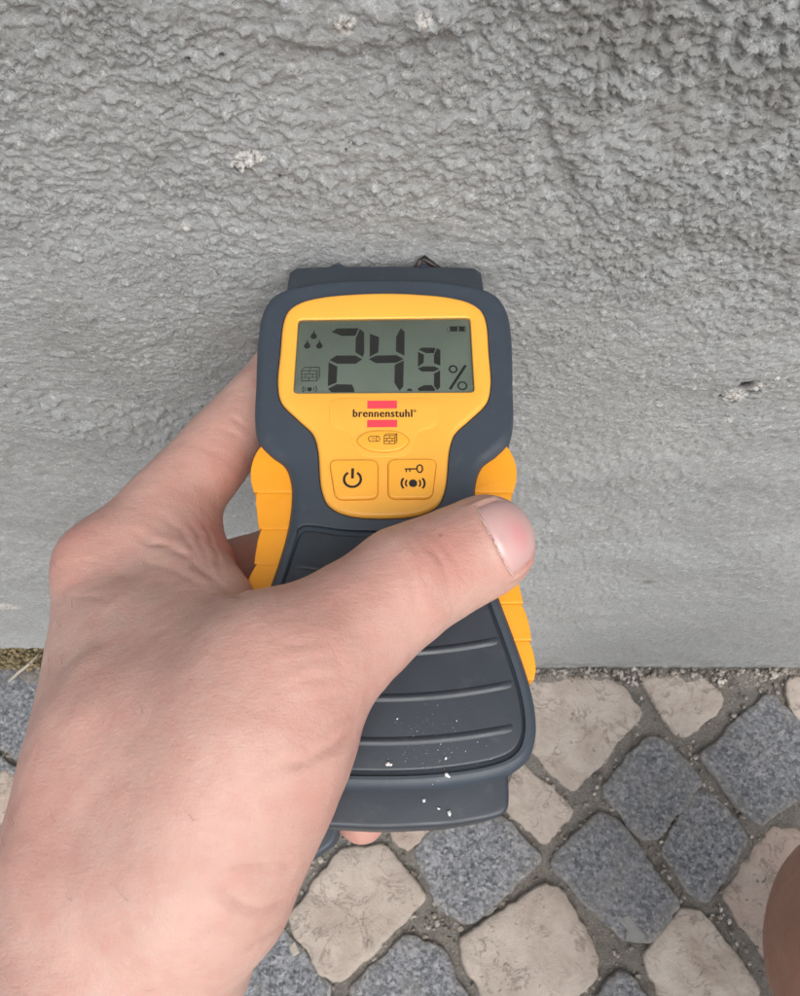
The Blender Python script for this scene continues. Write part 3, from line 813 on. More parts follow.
# --- display
lcd = plate('display', inset(ccw(LCDQ), -0.8), T-0.3, T+0.12, 0, M_LCD, meter)
ZL = T+0.125
LCD_POLY = [[(-13.83, 125.11), (-12.54, 126.11), (-6.91, 126.18), (-7.75, 123.97), (-11.14, 123.97)], [(-6.46, 126.0), (-5.5, 124.93), (-5.38, 118.6), (-5.56, 117.38), (-7.48, 118.77), (-7.44, 123.15)], [(-14.06, 116.35), (-12.41, 117.63), (-7.6, 117.63), (-5.84, 116.59), (-7.41, 115.32), (-12.19, 115.32)], [(-14.29, 115.66), (-12.16, 114.29), (-12.21, 109.56), (-14.21, 108.55)], [(-14.17, 107.62), (-12.13, 108.95), (-8.26, 108.89), (-7.75, 107.72), (-7.5, 106.82), (-13.35, 106.79)], [(-3.77, 124.47), (-1.55, 123.4), (-1.7, 118.77), (-3.76, 117.38)], [(-3.95, 116.59), (-2.21, 117.63), (3.04, 117.75), (4.88, 116.66), (3.04, 115.64), (-2.19, 115.49)], [(4.27, 126.22), (5.11, 125.17), (5.04, 117.75), (3.03, 119.03), (3.09, 123.48)], [(4.88, 116.18), (4.72, 108.42), (3.96, 107.19), (2.66, 109.48), (2.74, 114.84)], [(5.77, 107.16), (5.98, 107.58), (6.43, 107.72), (6.88, 107.58), (7.09, 107.16)], [(8.9, 119.58), (9.68, 120.1), (13.23, 120.03), (12.68, 118.56), (10.74, 118.56)], [(8.74, 118.85), (10.11, 117.93), (9.99, 115.57), (8.7, 114.3)], [(13.69, 119.95), (14.36, 119.4), (14.26, 114.66), (12.84, 115.39), (12.88, 117.93)], [(8.63, 113.76), (9.92, 114.3), (12.82, 114.3), (14.03, 113.69), (12.64, 112.97), (9.6, 112.97)], [(14.17, 113.22), (14.07, 108.25), (13.45, 107.37), (12.72, 108.6), (12.78, 112.15)], [(8.48, 107.72), (10.15, 108.67), (12.12, 108.67), (12.85, 107.37), (12.69, 107.16), (8.93, 107.16)], [(17.13, 126.6), (19.01, 126.6), (18.97, 125.32), (17.1, 125.32)], [(19.54, 126.6), (20.92, 126.6), (20.88, 125.32), (19.5, 125.32)]]
LCD_STROKE = [([(16.62, 107.54), (20.87, 114.77)], 0.73), ([(16.63, 126.6), (16.24, 125.92), (16.6, 125.17), (16.9, 124.86)], 0.13), ([(16.95, 126.75), (21.27, 126.75), (21.21, 125.09)], 0.16), ([(-21.22, 113.1), (-17.32, 113.1), (-17.19, 110.06), (-21.06, 110.06), (-21.22, 113.1)], 0.2), ([(-21.22, 113.1), (-20.54, 114.12), (-16.64, 114.12), (-17.32, 113.1)], 0.19), ([(-16.64, 114.12), (-16.52, 111.24), (-17.19, 110.06)], 0.19), ([(-21.17, 112.08), (-17.28, 112.08), (-16.6, 113.1)], 0.16), ([(-21.11, 111.07), (-17.23, 111.07), (-16.56, 112.15)], 0.16), ([(-19.34, 113.1), (-18.66, 114.12)], 0.16), ([(-19.34, 113.1), (-19.29, 112.08)], 0.16), ([(-20.16, 112.08), (-20.11, 111.07)], 0.16), ([(-18.28, 112.08), (-18.24, 111.07)], 0.16), ([(-19.25, 111.07), (-19.2, 110.06)], 0.16)]
LCD_RING = [((17.6, 113.58), 0.95, 0.47), ((19.82, 108.6), 1.08, 0.47)]
LCD_DROP = [((-18.56, 123.68), (-18.54, 125.82), 0.84), ((-20.13, 120.69), (-20.17, 122.8), 0.84), ((-16.96, 120.69), (-17.05, 122.8), 0.84)]
LCD_DOT = [(-18.88, 107.55)]
pr = Print()
for p in LCD_POLY: pr.poly(inset(ccw(p), -0.11), ZL, 0.02)
for p, w in LCD_STROKE: pr.stroke(p, w, ZL, 0.02)
for c, r, w in LCD_RING: pr.arc(c, r, r*1.04, 0, 360, w, ZL-0.03, 28)
for c, t, r in LCD_DROP:
    pr.poly([(c[0]+r*math.cos(R(a)), c[1]+r*math.sin(R(a))) for a in range(150, 391, 20)] + [(c[0]+r*0.28, c[1]+r*1.3), t, (c[0]-r*0.28, c[1]+r*1.3)], ZL, 0.02)
c = LCD_DOT[0]
pr.disc(c, 0.62, ZL, 16)
for r, w in ((1.15, 0.2), (1.75, 0.26)):
    for a in (0, 180): pr.arc(c, r, r*0.95, a-32, a+32, w, ZL-0.03, 8)
pr.build('display_reading', M_SEG, lcd)
plate('window', inset(ccw(LCDQ), 0.05), T+0.62, T+0.8, 0.05, M_PANE, meter, seg=2)

# --- print on the face
zf = YT + 0.17
rd = Print()
rd.poly([(-4.15, 103.45), (3.25, 103.5), (3.25, 101.2), (-4.15, 101.15)], zf, 0.02)
rd.poly([(-4.1, 97.95), (3.3, 98.0), (3.3, 95.9), (-4.1, 95.85)], zf, 0.02)
rd.build('red_bars', M_RED, face)
def text(name, s, x0, x1, ybase, height, z, mat, parent, bold=0.0, sx=None):
    cu = bpy.data.curves.new(name, 'FONT'); cu.body = s; cu.size = 1.0; cu.offset = bold; cu.extrude = 0.002
    cu.space_character = 1.12
    tmp = bpy.data.objects.new(name, cu); C.objects.link(tmp)
    dg = bpy.context.evaluated_depsgraph_get()
    me = bpy.data.meshes.new_from_object(tmp.evaluated_get(dg))
    bpy.data.objects.remove(tmp, do_unlink=True)
    n = len(me.vertices); co = np.empty(n*3, dtype=np.float32); me.vertices.foreach_get('co', co); co = co.reshape(-1, 3)
    mn, mx = co.min(0), co.max(0)
    co[:, 0] = (x0 + (co[:, 0]-mn[0])*(x1-x0)/(mx[0]-mn[0]))/1000
    co[:, 1] = (ybase + (co[:, 1]-max(mn[1], -0.02))*height/(mx[1]))/1000
    co[:, 2] = z/1000 + (co[:, 2] > 0)*0.00003
    me.vertices.foreach_set('co', co.ravel()); me.update(); me.materials.clear()
    return link(name, me, mat, parent, smooth=False)
for k, dx in enumerate((-0.10, 0.0, 0.10)):
    lt = text('brand_lettering' if k == 0 else 'lettering_stroke', 'brennenstuhl', -7.6+dx, 7.0+dx, 98.75, 2.15, zf+0.002*k, M_INK, face if k == 0 else brand)
    if k == 0: brand = lt
rg = Print(); rg.arc((7.65, 100.5), 0.32, 0.32, 0, 360, 0.14, zf-0.02, 14); rg.disc((7.65, 100.5), 0.13, zf, 8); rg.build('registered_mark', M_INK, face)

ik = Print(); zp = YT + 0.76
def brick_icon(P_, x0, y0, x1, y1, z, w):
    dx = (x1-x0)*0.16
    P_.stroke([(x0, y0), (x0, y1), (x1-dx, y1), (x1-dx, y0), (x0, y0)], w, z)
    P_.stroke([(x0, y1), (x0+dx, y1+dx), (x1, y1+dx), (x1, y0+dx), (x1-dx, y0)], w, z); P_.stroke([(x1-dx, y1), (x1, y1+dx)], w, z)
    for k in (1, 2): P_.stroke([(x0, y0+(y1-y0)*k/3), (x1-dx, y0+(y1-y0)*k/3), (x1, y0+dx+(y1-y0)*k/3)], w, z)
    m = (x0+x1-dx)/2
    for k, f in ((0, 0.5), (1, 0.25), (1, 0.75), (2, 0.5)): P_.stroke([(x0+(x1-dx-x0)*f, y0+(y1-y0)*k/3), (x0+(x1-dx-x0)*f, y0+(y1-y0)*(k+1)/3)], w, z)
brick_icon(ik, 0.15, 91.0, 3.25, 93.2, zp, 0.17)
ik.stroke([(-3.2, 93.05), (-1.4, 93.05)], 0.16, zp).stroke([(-3.2, 91.6), (-1.4, 91.6)], 0.16, zp)
ik.arc((-3.1, 92.32), 0.55, 0.73, 90, 270, 0.16, zp, 10).arc((-1.35, 92.32), 0.42, 0.73, 0, 360, 0.16, zp, 16)
ik.stroke([(-3.0, 92.5), (-2.1, 92.5)], 0.1, zp).stroke([(-2.8, 92.05), (-2.0, 92.05)], 0.1, zp)
ik.build('mode_symbols', M_INK, pill)
zb = YT + 0.86
ip = Print(); ip.arc((-7.3, 81.4), 2.0, 2.0, 122, 418, 0.62, zb, 30).stroke([(-7.3, 81.6), (-7.3, 84.3)], 0.66, zb); ip.build('power_symbol', M_INK, btns[0])
ip = Print(); ip.arc((8.72, 84.2), 0.68, 1.0, 0, 360, 0.36, zb, 22).stroke([(5.1, 84.1), (8.1, 84.15)], 0.36, zb).stroke([(5.5, 84.0), (5.5, 83.25)], 0.3, zb).stroke([(6.35, 84.0), (6.35, 83.35)], 0.3, zb)
ip.disc((7.1, 80.35), 1.0, zb, 22)
for r, w in ((1.75, 0.42), (2.75, 0.5)):
    for a in (0, 180): ip.arc((7.1, 80.35), r, r*0.82, a-36, a+36, w, zb, 10)
ip.build('key_and_sound_symbols', M_INK, btns[1])

# --- two steel pins in dark collars, tips in the wall
for px in (-13.2, 10.2):
    p = tube('pin', [(px/1000, .1475, .0276), (px/1000, .1512, .0276), (px/1000, .1562, .0276)], [.0009, .0009, .0002], M_STEEL, meter)
    tube('pin_collar', [(px/1000, .1470, .0276), (px/1000, .1490, .0276), (px/1000, .1502, .0276)], [.0032, .0027, .0013], M_DARK, p, 14)
    if px > 0: tube('pin_lug', [(px/1000-.0022, .1474, .0292), (px/1000-.0006, .1490, .0316), (px/1000+.0004, .1497, .0320), (px/1000+.0022, .1492, .0306), (px/1000+.0052, .1476, .0296)], [.0007, .0008, .0008, .0008, .0006], M_INK, p, 8)

# --- plaster crumbs lying on the lower end of the meter
cr = []
for x, y, r in ((1.4, 17.0, .62), (2.1, 16.9, .4), (13.6, 15.0, .55), (14.0, 14.6, .35), (12.0, 8.6, .30), (14.2, 7.6, .52), (9.0, 10.2, .34), (3.4, 26.2, .28), (16.0, 25.8, .16), (13.5, 18.2, .3)):
    z = T + (-0.1 if y > 15.5 else (0.0 if y > 12.5 else -4.1))
    if 12.0 > y: z = T-4.1
    cr.append((x/1000, y/1000, (z+r*.5)/1000, r/1000))
for k in range(110):
    x = rng.gauss(11.5, 4.2); y = rng.gauss(20.5, 3.4)
    if y < 13 or y > 30 or abs(x) > 26: continue
    cr.append((x/1000, y/1000, (T-0.05)/1000, (0.03+0.08*rng.random()**4)/1000))
ob = link('plaster_crumbs', crumb_mesh('plaster_crumbs', cr, 1), M_CRUMB, smooth=False)
ob.location = meter.location
tag(ob, 'white plaster crumbs and dust lying on the near end of the meter', 'crumbs', kind='stuff')

# ------------------------------------------------------------------ bodies: one continuous skin over tapered bones (mm, relative to the camera)
def cone_d(P_, a, ra, b, rb):
    a = np.array(a, np.float32); b = np.array(b, np.float32); ab = b-a
    t = np.clip(((P_-a) @ ab)/float(ab @ ab), 0, 1)
    return np.linalg.norm(P_ - (a + t[..., None]*ab), axis=-1) - (ra + t*(rb-ra))

def smin(d1, d2, k):
    h = np.clip(0.5 + 0.5*(d2-d1)/k, 0, 1)
    return d2*(1-h) + d1*h - k*h*(1-h)

def skin_field(lo, hi, step, prims, extra=None):
    ax = [np.arange(l, h, step, dtype=np.float32) for l, h in zip(lo, hi)]
    D = np.full([len(a) for a in ax], 40.0, np.float32)
    for p in prims:
        name, a, ra, b, rb, k = p
        sl = []
        for i in range(3):
            l = min(a[i]-ra, b[i]-rb)-k-7; h = max(a[i]+ra, b[i]+rb)+k+7
            sl.append(slice(int(np.searchsorted(ax[i], l)), int(np.searchsorted(ax[i], h))))
        sl = tuple(sl)
        if any(s.stop <= s.start for s in sl): continue
        G = np.stack(np.meshgrid(ax[0][sl[0]], ax[1][sl[1]], ax[2][sl[2]], indexing='ij'), -1)
        d = cone_d(G, a, ra, b, rb)
        if ra < 0: D[sl] = np.maximum(D[sl], -d)
        else: D[sl] = smin(D[sl], d, k)
    return D, ax

def surface_nets(D, ax, step):
    S = D < 0
    n = D.shape
    cnt = np.zeros([s-1 for s in n], np.int8)
    for a in (0, 1):
        for b in (0, 1):
            for c in (0, 1): cnt += S[a:n[0]-1+a, b:n[1]-1+b, c:n[2]-1+c]
    cells = np.argwhere((cnt > 0) & (cnt < 8))
    idx = np.full(cnt.shape, -1, np.int32); idx[tuple(cells.T)] = np.arange(len(cells))
    acc = np.zeros((len(cells), 3)); num = np.zeros(len(cells))
    cor = {(a, b, c): D[cells[:, 0]+a, cells[:, 1]+b, cells[:, 2]+c].astype(float) for a in (0, 1) for b in (0, 1) for c in (0, 1)}
    for p in cor:
        for d in range(3):
            if p[d] == 0:
                q = list(p); q[d] = 1; q = tuple(q)
                m = (cor[p] < 0) != (cor[q] < 0)
                t = np.where(m, cor[p]/np.where(m, cor[p]-cor[q], 1), 0)
                pos = np.tile(np.array(p, float), (len(cells), 1)); pos[:, d] += t
                acc += pos*m[:, None]; num += m
    V = (cells + acc/num[:, None])*step + np.array([a[0] for a in ax])
    quads = []
    for d in range(3):
        e, f = (d+1) % 3, (d+2) % 3
        s0 = [slice(None)]*3; s1 = [slice(None)]*3
        s0[d] = slice(0, -1); s1[d] = slice(1, None)
        A0, A1 = S[tuple(s0)], S[tuple(s1)]
        ed = np.argwhere(A0 != A1)
        ok = (ed[:, e] > 0) & (ed[:, f] > 0) & (ed[:, e] < n[e]-1) & (ed[:, f] < n[f]-1)
        ed = ed[ok]; flip = A0[tuple(ed.T)]
        def cell(de, df):
            c = ed.copy(); c[:, e] += de; c[:, f] += df
            return idx[tuple(c.T)]
        q = np.stack([cell(-1, -1), cell(0, -1), cell(0, 0), cell(-1, 0)], -1)
        q[~flip] = q[~flip][:, ::-1]
        quads.append(q)
    Q = np.concatenate(quads)
    return V, Q[(Q >= 0).all(1)]

def relax(V, Q, it, f=0.5):
    e = np.concatenate([Q[:, [0, 1]], Q[:, [1, 2]], Q[:, [2, 3]], Q[:, [3, 0]]])
    e = np.concatenate([e, e[:, ::-1]])
    deg = np.bincount(e[:, 0], minlength=len(V)).astype(float)
    for k in range(it):
        s = np.stack([np.bincount(e[:, 0], V[e[:, 1], d], len(V)) for d in range(3)], -1)/deg[:, None]
        V = V + (s-V)*(f if k % 2 == 0 else -f*0.92)
    return V

def normals(V, Q):
    fn = np.cross(V[Q[:, 2]]-V[Q[:, 0]], V[Q[:, 3]]-V[Q[:, 1]])
    N_ = np.zeros_like(V)
    for k in range(4):
        for d in range(3): N_[:, d] += np.bincount(Q[:, k], fn[:, d], len(V))
    return N_/np.maximum(1e-9, np.linalg.norm(N_, axis=1))[:, None]

def poly_d(P_, pts):
    d = np.full(len(P_), 99.0)
    for a, b in zip(pts[:-1], pts[1:]):
        a = np.array(a); b = np.array(b); ab = b-a
        t = np.clip(((P_-a) @ ab)/(ab @ ab), 0, 1)
        d = np.minimum(d, np.linalg.norm(P_-(a+t[:, None]*ab), axis=1))
    return d
HAND = [
    ('forearm', (-150, -250, -200), 40, (-55, -14, -183), 24.5, 8),
    ('wrist', (-55, -14, -183), 24.5, (-56, 2, -184), 24, 8),
    ('wrist_low', (-66, -20, -200), 24, (-62, 14, -206), 21, 10),
    ('meta_index', (-57.3, 0.8, -174), 18.5, (-72.0, 64.0, -189), 12, 10),
    ('meta_middle', (-66, -2, -192), 18, (-73.5, 58, -207), 12, 8),
    ('meta_ring', (-66, -4, -204), 17, (-74, 46, -224), 12, 8),
    ('meta_pinky', (-62, -4, -212), 16, (-70, 32, -239), 11, 8),
    ('palm', (-56, 0, -200), 20, (-58, 46, -214), 15, 10),
    ('idx_prox', (-71.2, 65.1, -189), 12.2, (-33.7, 127.0, -198), 9.6, 7),
    ('idx_mid', (-33.7, 127.0, -198), 9.4, (-18, 130, -216), 8.6, 3),
    ('idx_dist', (-18, 130, -216), 8.6, (3, 126, -217), 7.8, 3),
    ('mid_prox', (-73.5, 58, -207), 12, (-32, 79, -219), 9.6, 5),
    ('mid_mid', (-32, 79, -219), 9.4, (-6, 77, -219), 8.6, 3),
    ('mid_dist', (-6, 77, -219), 8.6, (13, 70, -217), 7.8, 3),
    ('ring_prox', (-74, 46, -224), 11.6, (-33, 52, -226), 9.2, 5),
    ('ring_mid', (-33, 52, -226), 9, (-8, 50, -220), 8.2, 3),
    ('ring_dist', (-8, 50, -220), 8.2, (11, 47, -216.5), 7.4, 3),
    ('pink_prox', (-70, 32, -239), 10.2, (-36, 26, -236), 8.2, 5),
    ('pink_mid', (-36, 26, -236), 8, (-18, 16, -228), 7.4, 3),
    ('pink_dist', (-18, 16, -228), 7.4, (-9.7, 8.4, -219), 6.4, 3),
    ('th_meta', (-39.5, 1.6, -164), 18, (-22.5, 31.0, -156), 15.6, 10),
    ('th_prox', (-22.5, 31.0, -156), 15.2, (1.0, 51.2, -159.5), 11.6, 6),
    ('th_dist', (1.0, 51.2, -159.5), 11.5, (19.2, 62.5, -163.5), 9.6, 4),
    ('th_pulp', (9.6, 56.2, -162), 10.6, (17.4, 60.5, -163), 10.4, 4),
    ('thenar', (-24.6, 17.7, -158), 14.2, (-37.0, -4.5, -168), 17, 8),
    ('web1', (-56.1, 41.9, -178), 16, (-31.5, 33.8, -163), 14, 10),
    ('web2', (-53.3, 21.4, -170), 19, (-32.8, 20.1, -160), 18, 10),
    ('web3', (-57.9, 68.1, -190), 12, (-41.9, 52.4, -176), 9, 8),
    ('web4', (-59.5, 79.6, -193), 11, (-49.2, 66.3, -188), 7, 6),
]
CREASES = [
    ([(-7.8, 21.5, -152.6), (-9.9, 19.1, -149.2), (-13.1, 16.3, -146.1), (-17.1, 14.1, -143.7), (-21.6, 12.5, -142.1)], 0.75, 1.15),
    ([(-7.7, 23.2, -150.9), (-10.2, 21.8, -147.3), (-13.2, 20.5, -144.4)], 0.5, 0.35),
    ([(-30.8, -3.2, -147.1), (-27.2, -2.1, -147.9), (-23.5, -1.7, -149.8), (-19.0, -2.1, -155.1)], 0.7, 0.45),
    ([(-30.3, -4.7, -147.9), (-27.3, -7.4, -150.9), (-24.1, -8.6, -154.5), (-20.3, -7.5, -159.6)], 0.8, 0.85),
    ([(-27.6, -15.9, -158.0), (-24.3, -13.8, -160.0), (-21.1, -11.4, -165.6)], 1.2, 0.5),
    ([(-63.4, 69.2, -176.3), (-56.1, 66.5, -175.1), (-49.0, 62.3, -171.9), (-42.8, 56.6, -167.2), (-37.5, 51.7, -164.4), (-30.2, 44.5, -147.4)], 0.7, 0.75),
    ([(-57.9, 74.7, -178.0), (-52.4, 70.5, -177.1), (-47.6, 63.9, -172.9), (-43.0, 57.3, -167.8)], 0.6, 0.5),
    ([(-52.5, 76.4, -179.9), (-48.0, 69.3, -177.3), (-43.8, 60.7, -170.7), (-41.1, 55.8, -166.7)], 0.55, 0.45),
    ([(-47.9, 74.5, -181.9), (-43.0, 64.7, -175.0), (-38.8, 54.6, -166.5)], 0.5, 0.4),
    ([(-60.0, 62.0, -174.3), (-50.1, 57.8, -169.4), (-41.3, 51.1, -162.7)], 0.7, 0.3),
    ([(0.0, 58.3, -149.2), (2.0, 55.7, -147.8), (3.7, 52.4, -147.3), (4.6, 49.4, -147.6)], 0.5, 0.32),
    ([(5.2, 56.4, -148.6), (7.5, 53.7, -148.7), (9.0, 50.1, -149.6), (9.8, 47.1, -151.3)], 0.55, 0.42),
    ([(7.2, 57.5, -149.4), (9.9, 54.8, -149.6), (11.3, 52.2, -150.3)], 0.45, 0.3),
    ([(2.3, 52.3, -147.1), (4.4, 48.8, -147.7), (5.8, 45.5, -149.3)], 0.45, 0.25),
    ([(-1.0, 55.0, -147.7), (0.4, 51.1, -146.8), (2.3, 46.3, -147.5), (3.1, 42.8, -149.1)], 0.5, 0.2),
    ([(-47.2, 107.1, -184.5), (-43.4, 104.9, -184.9), (-39.5, 102.9, -187.8)], 0.6, 0.5),
    ([(-49.1, 101.7, -183.5), (-44.6, 101.2, -184.6), (-40.4, 100.0, -188.0)], 0.6, 0.3),
    ([(-54.3, 97.8, -182.8), (-47.7, 94.8, -183.7), (-42.3, 92.9, -190.4)], 0.7, 0.25),
    ([(-22.7, 31.8, -139.0), (-17.7, 33.8, -140.0), (-11.7, 35.4, -142.5)], 0.5, 0.16),
    ([(-23.9, 29.2, -138.9), (-17.5, 30.4, -139.9), (-10.8, 32.8, -143.0)], 0.5, 0.16),
    ([(-21.5, 25.8, -139.3), (-15.7, 27.2, -140.9), (-9.9, 29.4, -144.3)], 0.5, 0.16),
    ([(-19.8, 23.4, -140.0), (-14.0, 24.7, -142.5), (-9.0, 26.8, -146.2)], 0.5, 0.18),
    ([(-28.5, 34.8, -140.3), (-22.4, 37.6, -140.5), (-16.5, 40.5, -142.3)], 0.5, 0.14),
    ([(-77.3, 52.8, -175.5), (-67.8, 51.6, -168.6), (-59.5, 49.3, -164.1)], 0.6, 0.15),
    ([(-80.1, 60.8, -178.1), (-72.7, 61.6, -174.6), (-66.7, 60.7, -174.3)], 0.6, 0.2),
]
FLUSH = [
    ((-78.7, 65.5, -177.1), 11, 0.55),
    ((8.9, 55.2, -149.3), 9, 0.75),
    ((3.9, 46.5, -148.0), 12, 0.3),
    ((26.8, 59.0, -156.8), 7, 0.8),
    ((-45.4, 93.4, -185.6), 13, 0.5),
    ((-42.1, 69.1, -183.5), 11, 0.8),
    ((-50.1, 81.0, -183.2), 14, 0.35),
    ((-11.0, 39.3, -143.4), 20, 0.35),
    ((-12.4, 26.5, -143.2), 14, 0.35),
    ((-68.3, 9.1, -157.7), 16, 0.35),
    ((-14.1, 8.7, -150.4), 18, 0.25),
    ((-55.6, 26.1, -150.8), 18, 0.2),
    ((-40.8, 73.1, -205.8), 8, 0.5),
    ((-9.6, 8.0, -219.0), 12, 0.6),
]
BULGES = [
    ((-78.8, 66.0, -177.3), 9, 0.9),
    ((-64.5, 49.9, -166.0), 10, -0.5),
    ((-52.3, 48.6, -161.6), 12, -0.6),
    ((1.9, 51.2, -146.9), 8, 0.5),
    ((-17.6, 32.0, -139.9), 14, 0.5),
    ((-34.9, 3.7, -143.7), 12, 0.7),
    ((-43.8, 21.5, -143.8), 16, -0.5),
    ((-60.2, 22.7, -152.2), 4, 0.5),
    ((-62.5, 35.2, -158.1), 4, 0.5),
    ((-59.2, 10.5, -152.5), 4, 0.4),
    ((-26.5, 39.9, -142.1), 7, 0.5),
]

# thumbnail: a curved plate grown on the thumb tip, with the dry cuticle at its root
TH = {p[0]: p for p in HAND}
ta, tb = np.array(TH['th_dist'][1]), np.array(TH['th_dist'][3])
td = (tb-ta)/np.linalg.norm(tb-ta)
tu = -tb/np.linalg.norm(tb); tu = tu + np.array((0.10, 0.0, 0.0)); tu = tu - td*(tu @ td); tu /= np.linalg.norm(tu)
tw = np.cross(td, tu)
if tw[0] < 0: tw = -tw
def thumb_d(p):
    d = 40.0
    for nm in ('th_prox', 'th_dist', 'th_pulp'):
        _, a, ra, b, rb, k = TH[nm]
        dd = float(cone_d(np.array([p], np.float32), a, ra, b, rb)[0])
        h = min(1, max(0, 0.5+0.5*(dd-d)/k)); d = dd*(1-h)+d*h-k*h*(1-h)
    return d
NA = 46.0
def nail_lim(e): return R(1) + R(9)*e**2.2, R(57) - R(20)*e**3
def on_thumb(th, ph, off):
    c = tb - td*4.6
    v = (tu*math.cos(ph) + tw*math.sin(ph))*math.cos(th) + td*math.sin(th)
    t = 6.0
    for _ in range(14): t -= thumb_d(c+v*t)*0.9
    return c + v*(t+off)

STEP = 0.66
D, ax = skin_field((-176, -262, -272), (44, 142, -126), STEP, HAND)
V, Q = surface_nets(D, ax, STEP)
del D
V = relax(V, Q, 8, 0.5)
Nn = normals(V, Q)
crease = np.zeros(len(V))
disp = 0.35*perlin(V[:, 0]/13, V[:, 1]/13, V[:, 2]/13) + 0.10*perlin(V[:, 0]/4, V[:, 1]/4, V[:, 2]/4)
wv = 0.5*np.stack([perlin(V[:, 0]/5+k*9, V[:, 1]/5, V[:, 2]/5) for k in range(3)], -1)      # folds waver
along = 0.75 + 0.6*perlin(V[:, 0]/6, V[:, 1]/6, V[:, 2]/6+4.0)
for pts, w, dep in CREASES:
    d = poly_d(V+wv*1.3, pts)
    de = np.minimum(np.linalg.norm(V-np.array(pts[0]), axis=1), np.linalg.norm(V-np.array(pts[-1]), axis=1))
    fade = np.clip(0.12+de/5.5, 0, 1)*along
    disp -= dep*fade*(0.55*np.exp(-(d/(0.62*w))**2) + 0.45*np.exp(-(d/(2.0*w))**2))
    disp += 0.30*dep*fade*np.exp(-((d-2.6*w)/(1.7*w))**2)
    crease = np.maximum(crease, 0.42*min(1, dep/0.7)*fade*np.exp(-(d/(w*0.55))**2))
for c, r, hgt in BULGES:
    disp += hgt*np.exp(-(np.linalg.norm(V-np.array(c), axis=1)/r)**2)
# bed and folds of the thumbnail
rel = V - (tb - td*4.6); rl = np.linalg.norm(rel, axis=1)
sel = np.nonzero((rl < 17) & (rel @ tu > 0))[0]
if len(sel):
    th_ = np.arcsin(np.clip(rel[sel] @ td/rl[sel], -1, 1)); ph_ = np.arctan2(rel[sel] @ tw, rel[sel] @ tu)
    e_ = np.clip(np.abs(ph_)/R(NA), 0, 1); lim = nail_lim(e_)
    mm = rl[sel]
    side = (np.abs(ph_)-R(NA))*np.cos(th_)*mm; root = (lim[0]-th_)*mm; tip = (th_-lim[1])*mm
    dn = np.maximum(np.maximum(side, root), tip)
    fold = np.exp(-((dn-0.9)/0.75)**2)*np.where(tip > np.maximum(side, root), 0.12, 0.42)
    disp[sel] += fold - 0.40*sstep(0.25, -0.25, dn)
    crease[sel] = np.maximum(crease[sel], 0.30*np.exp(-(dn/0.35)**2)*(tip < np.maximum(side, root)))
V = V + Nn*disp[:, None]
flush = np.zeros(len(V))
for c, r, s in FLUSH:
    flush = np.maximum(flush, s*np.exp(-(np.linalg.norm(V-np.array(c), axis=1)/r)**2))
HC = np.array((-60.0, 30.0, -205.0))              # the hand's own origin
me = np_mesh('hand', (V-HC)/1000, Q)
attr(me, 'flush', flush); attr(me, 'crease', crease)
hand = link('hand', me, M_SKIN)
hand.location = (HC[0]/1000, HC[1]/1000, CAM_H+HC[2]/1000)
tag(hand, 'bare hand and forearm reaching from lower left, thumb laid across the meter', 'hand')
nU, nV = 18, 18
vs_, fs_, pk = [], [], []
for i in range(nU+1):
    for j in range(nV+1):
        ph = R(-NA + 2*NA*j/nV)
        e = abs(2*j/nV-1)
        t0, t1 = nail_lim(e)
        s = i/nU; th = t0+(t1-t0)*s
        off = 0.12 - 0.50*e**8 - 0.45*max(0, 1-s*9)**2 + 0.22*math.sin(math.pi*s)*(1-e*e) + 0.25*s**3
        q = on_thumb(th, ph, off)
        vs_.append(q)
        pk.append(0.55*math.exp(-((s-0.52)/0.20)**2 - ((j/nV-0.58)/0.22)**2) + 0.12)
for i in range(nU):
    for j in range(nV):
        a = i*(nV+1)+j; fs_.append((a, a+1, a+nV+2, a+nV+1))
me = py_mesh('thumbnail', [tuple((v-HC)/1000) for v in vs_], fs_)
attr(me, 'pink', pk)
nail = link('thumbnail', me, M_NAIL, hand)
cut = [on_thumb(nail_lim(abs(2*j/40-1))[0] - R(0.5) + R(0.9)*math.sin(j*0.7+math.sin(j*1.3)), R(-NA+2*NA*j/40), 0.12) for j in range(41)]
tube('cuticle', [tuple((v-HC)/1000) for v in cut], [0.00005+0.00009*abs(math.sin(j*0.9+math.sin(j*0.37)*2)) for j in range(41)], M_CUT, hand, 6)

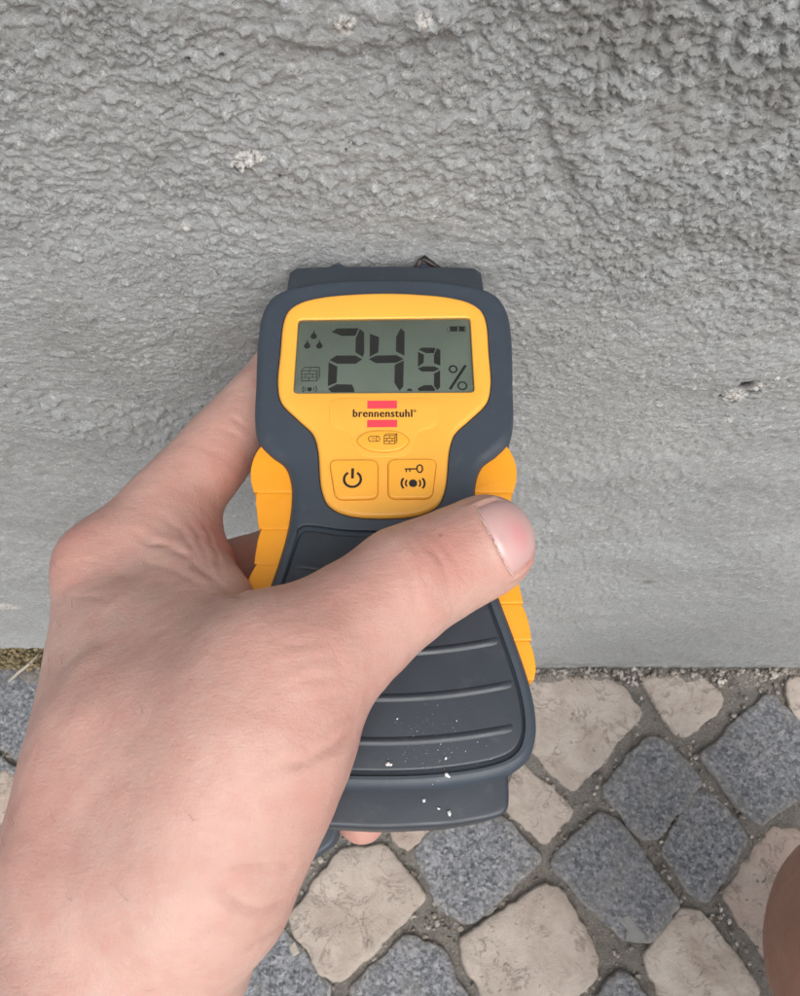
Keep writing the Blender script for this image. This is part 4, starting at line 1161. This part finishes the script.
# little finger's own nail stays hidden under the meter; fine hairs on the back of the hand
hv, hf = [], []
cand = np.nonzero((Nn[:, 2] > 0.25) & (V[:, 0] < -30) & (V[:, 1] < 75) & (V[:, 1] > -70))[0]
for k in range(100):
    i = int(cand[rng.randrange(len(cand))])
    if V[i, 0] > -45 and rng.random() < 0.6: continue
    p = V[i]; n_ = Nn[i]
    g = np.array((-0.45+rng.uniform(-.3, .3), 0.75+rng.uniform(-.3, .3), rng.uniform(-.2, .2))); g -= n_*(g @ n_); g /= np.linalg.norm(g)
    L_ = rng.uniform(1.6, 3.6); sd = np.cross(n_, g)
    b0 = len(hv)
    for q in range(5):
        t = q/4; c_ = p - n_*0.2 + g*L_*t + n_*(0.9*math.sin(t*2.2)) + sd*0.5*t*t*rng.uniform(-1, 1)
        r_ = 0.030*(1-0.8*t)
        for a_ in range(3): hv.append(tuple((c_ + (n_*math.cos(a_*2.094)+sd*math.sin(a_*2.094))*r_ - HC)/1000))
    for q in range(4):
        for a_ in range(3): hf.append((b0+q*3+a_, b0+q*3+(a_+1) % 3, b0+q*3+3+(a_+1) % 3, b0+q*3+3+a_))
tag(link('hair', py_mesh('hair', hv, hf), M_HAIR, hand), None, kind='stuff')

# the meter's black cap, kept in the palm under its near end
cap_pts = [(-34, -9.5), (-16.0, 2.2), (-14.6, 6.5), (-20, 14), (-34, 12)]
cap = empty('protective_cap', (0, 0, CAM_H-0.222))
tag(cap, 'black plastic cap edge showing between the palm and the little finger', 'cap')
plate('cap_shell', [(p.x, p.y) for p in round_poly(cap_pts, 60, 2.0)], 0, 9, 1.2, M_DARK, cap)
plate('cap_rim', [(p.x, p.y) for p in round_poly([(x*1.03, y*1.03) for x, y in cap_pts], 60, 2.0)], 2.2, 4.0, 0.4, M_DARK2, cap)

# ------------------------------------------------------------------ knee of the crouching photographer at the lower right
LEG = [('thigh', (330, -520, -330), 78, (252, -54, -452), 62, 20), ('knee', (252, -54, -452), 60, (254, -42, -470), 58, 15),
       ('shin', (254, -66, -478), 54, (430, -190, -655), 36, 20), ('ankle', (430, -190, -655), 36, (440, -190, -680), 34, 10), ('foot', (440, -200, -688), 30, (430, -80, -697), 20, 16)]
D, ax = skin_field((180, -610, -730), (500, 30, -240), 4.0, LEG)
V, Q = surface_nets(D, ax, 4.0)
V = relax(V, Q, 8, 0.5); Nn = normals(V, Q)
V = V + Nn*(1.2*perlin(V[:, 0]/35, V[:, 1]/35, V[:, 2]/35))[:, None]
V[:, 2] = np.maximum(V[:, 2], -713)
LC = np.array((262.0, -62.0, -715.0))
me = np_mesh('knee', (V-LC)/1000, Q)
attr(me, 'flush', np.zeros(len(V))); attr(me, 'crease', np.zeros(len(V)))
leg = link('leg', me, M_LEGSKIN); leg.location = (LC[0]/1000, LC[1]/1000, 0)
tag(leg, 'tanned bare knee of a crouching person at the lower right edge', 'leg')
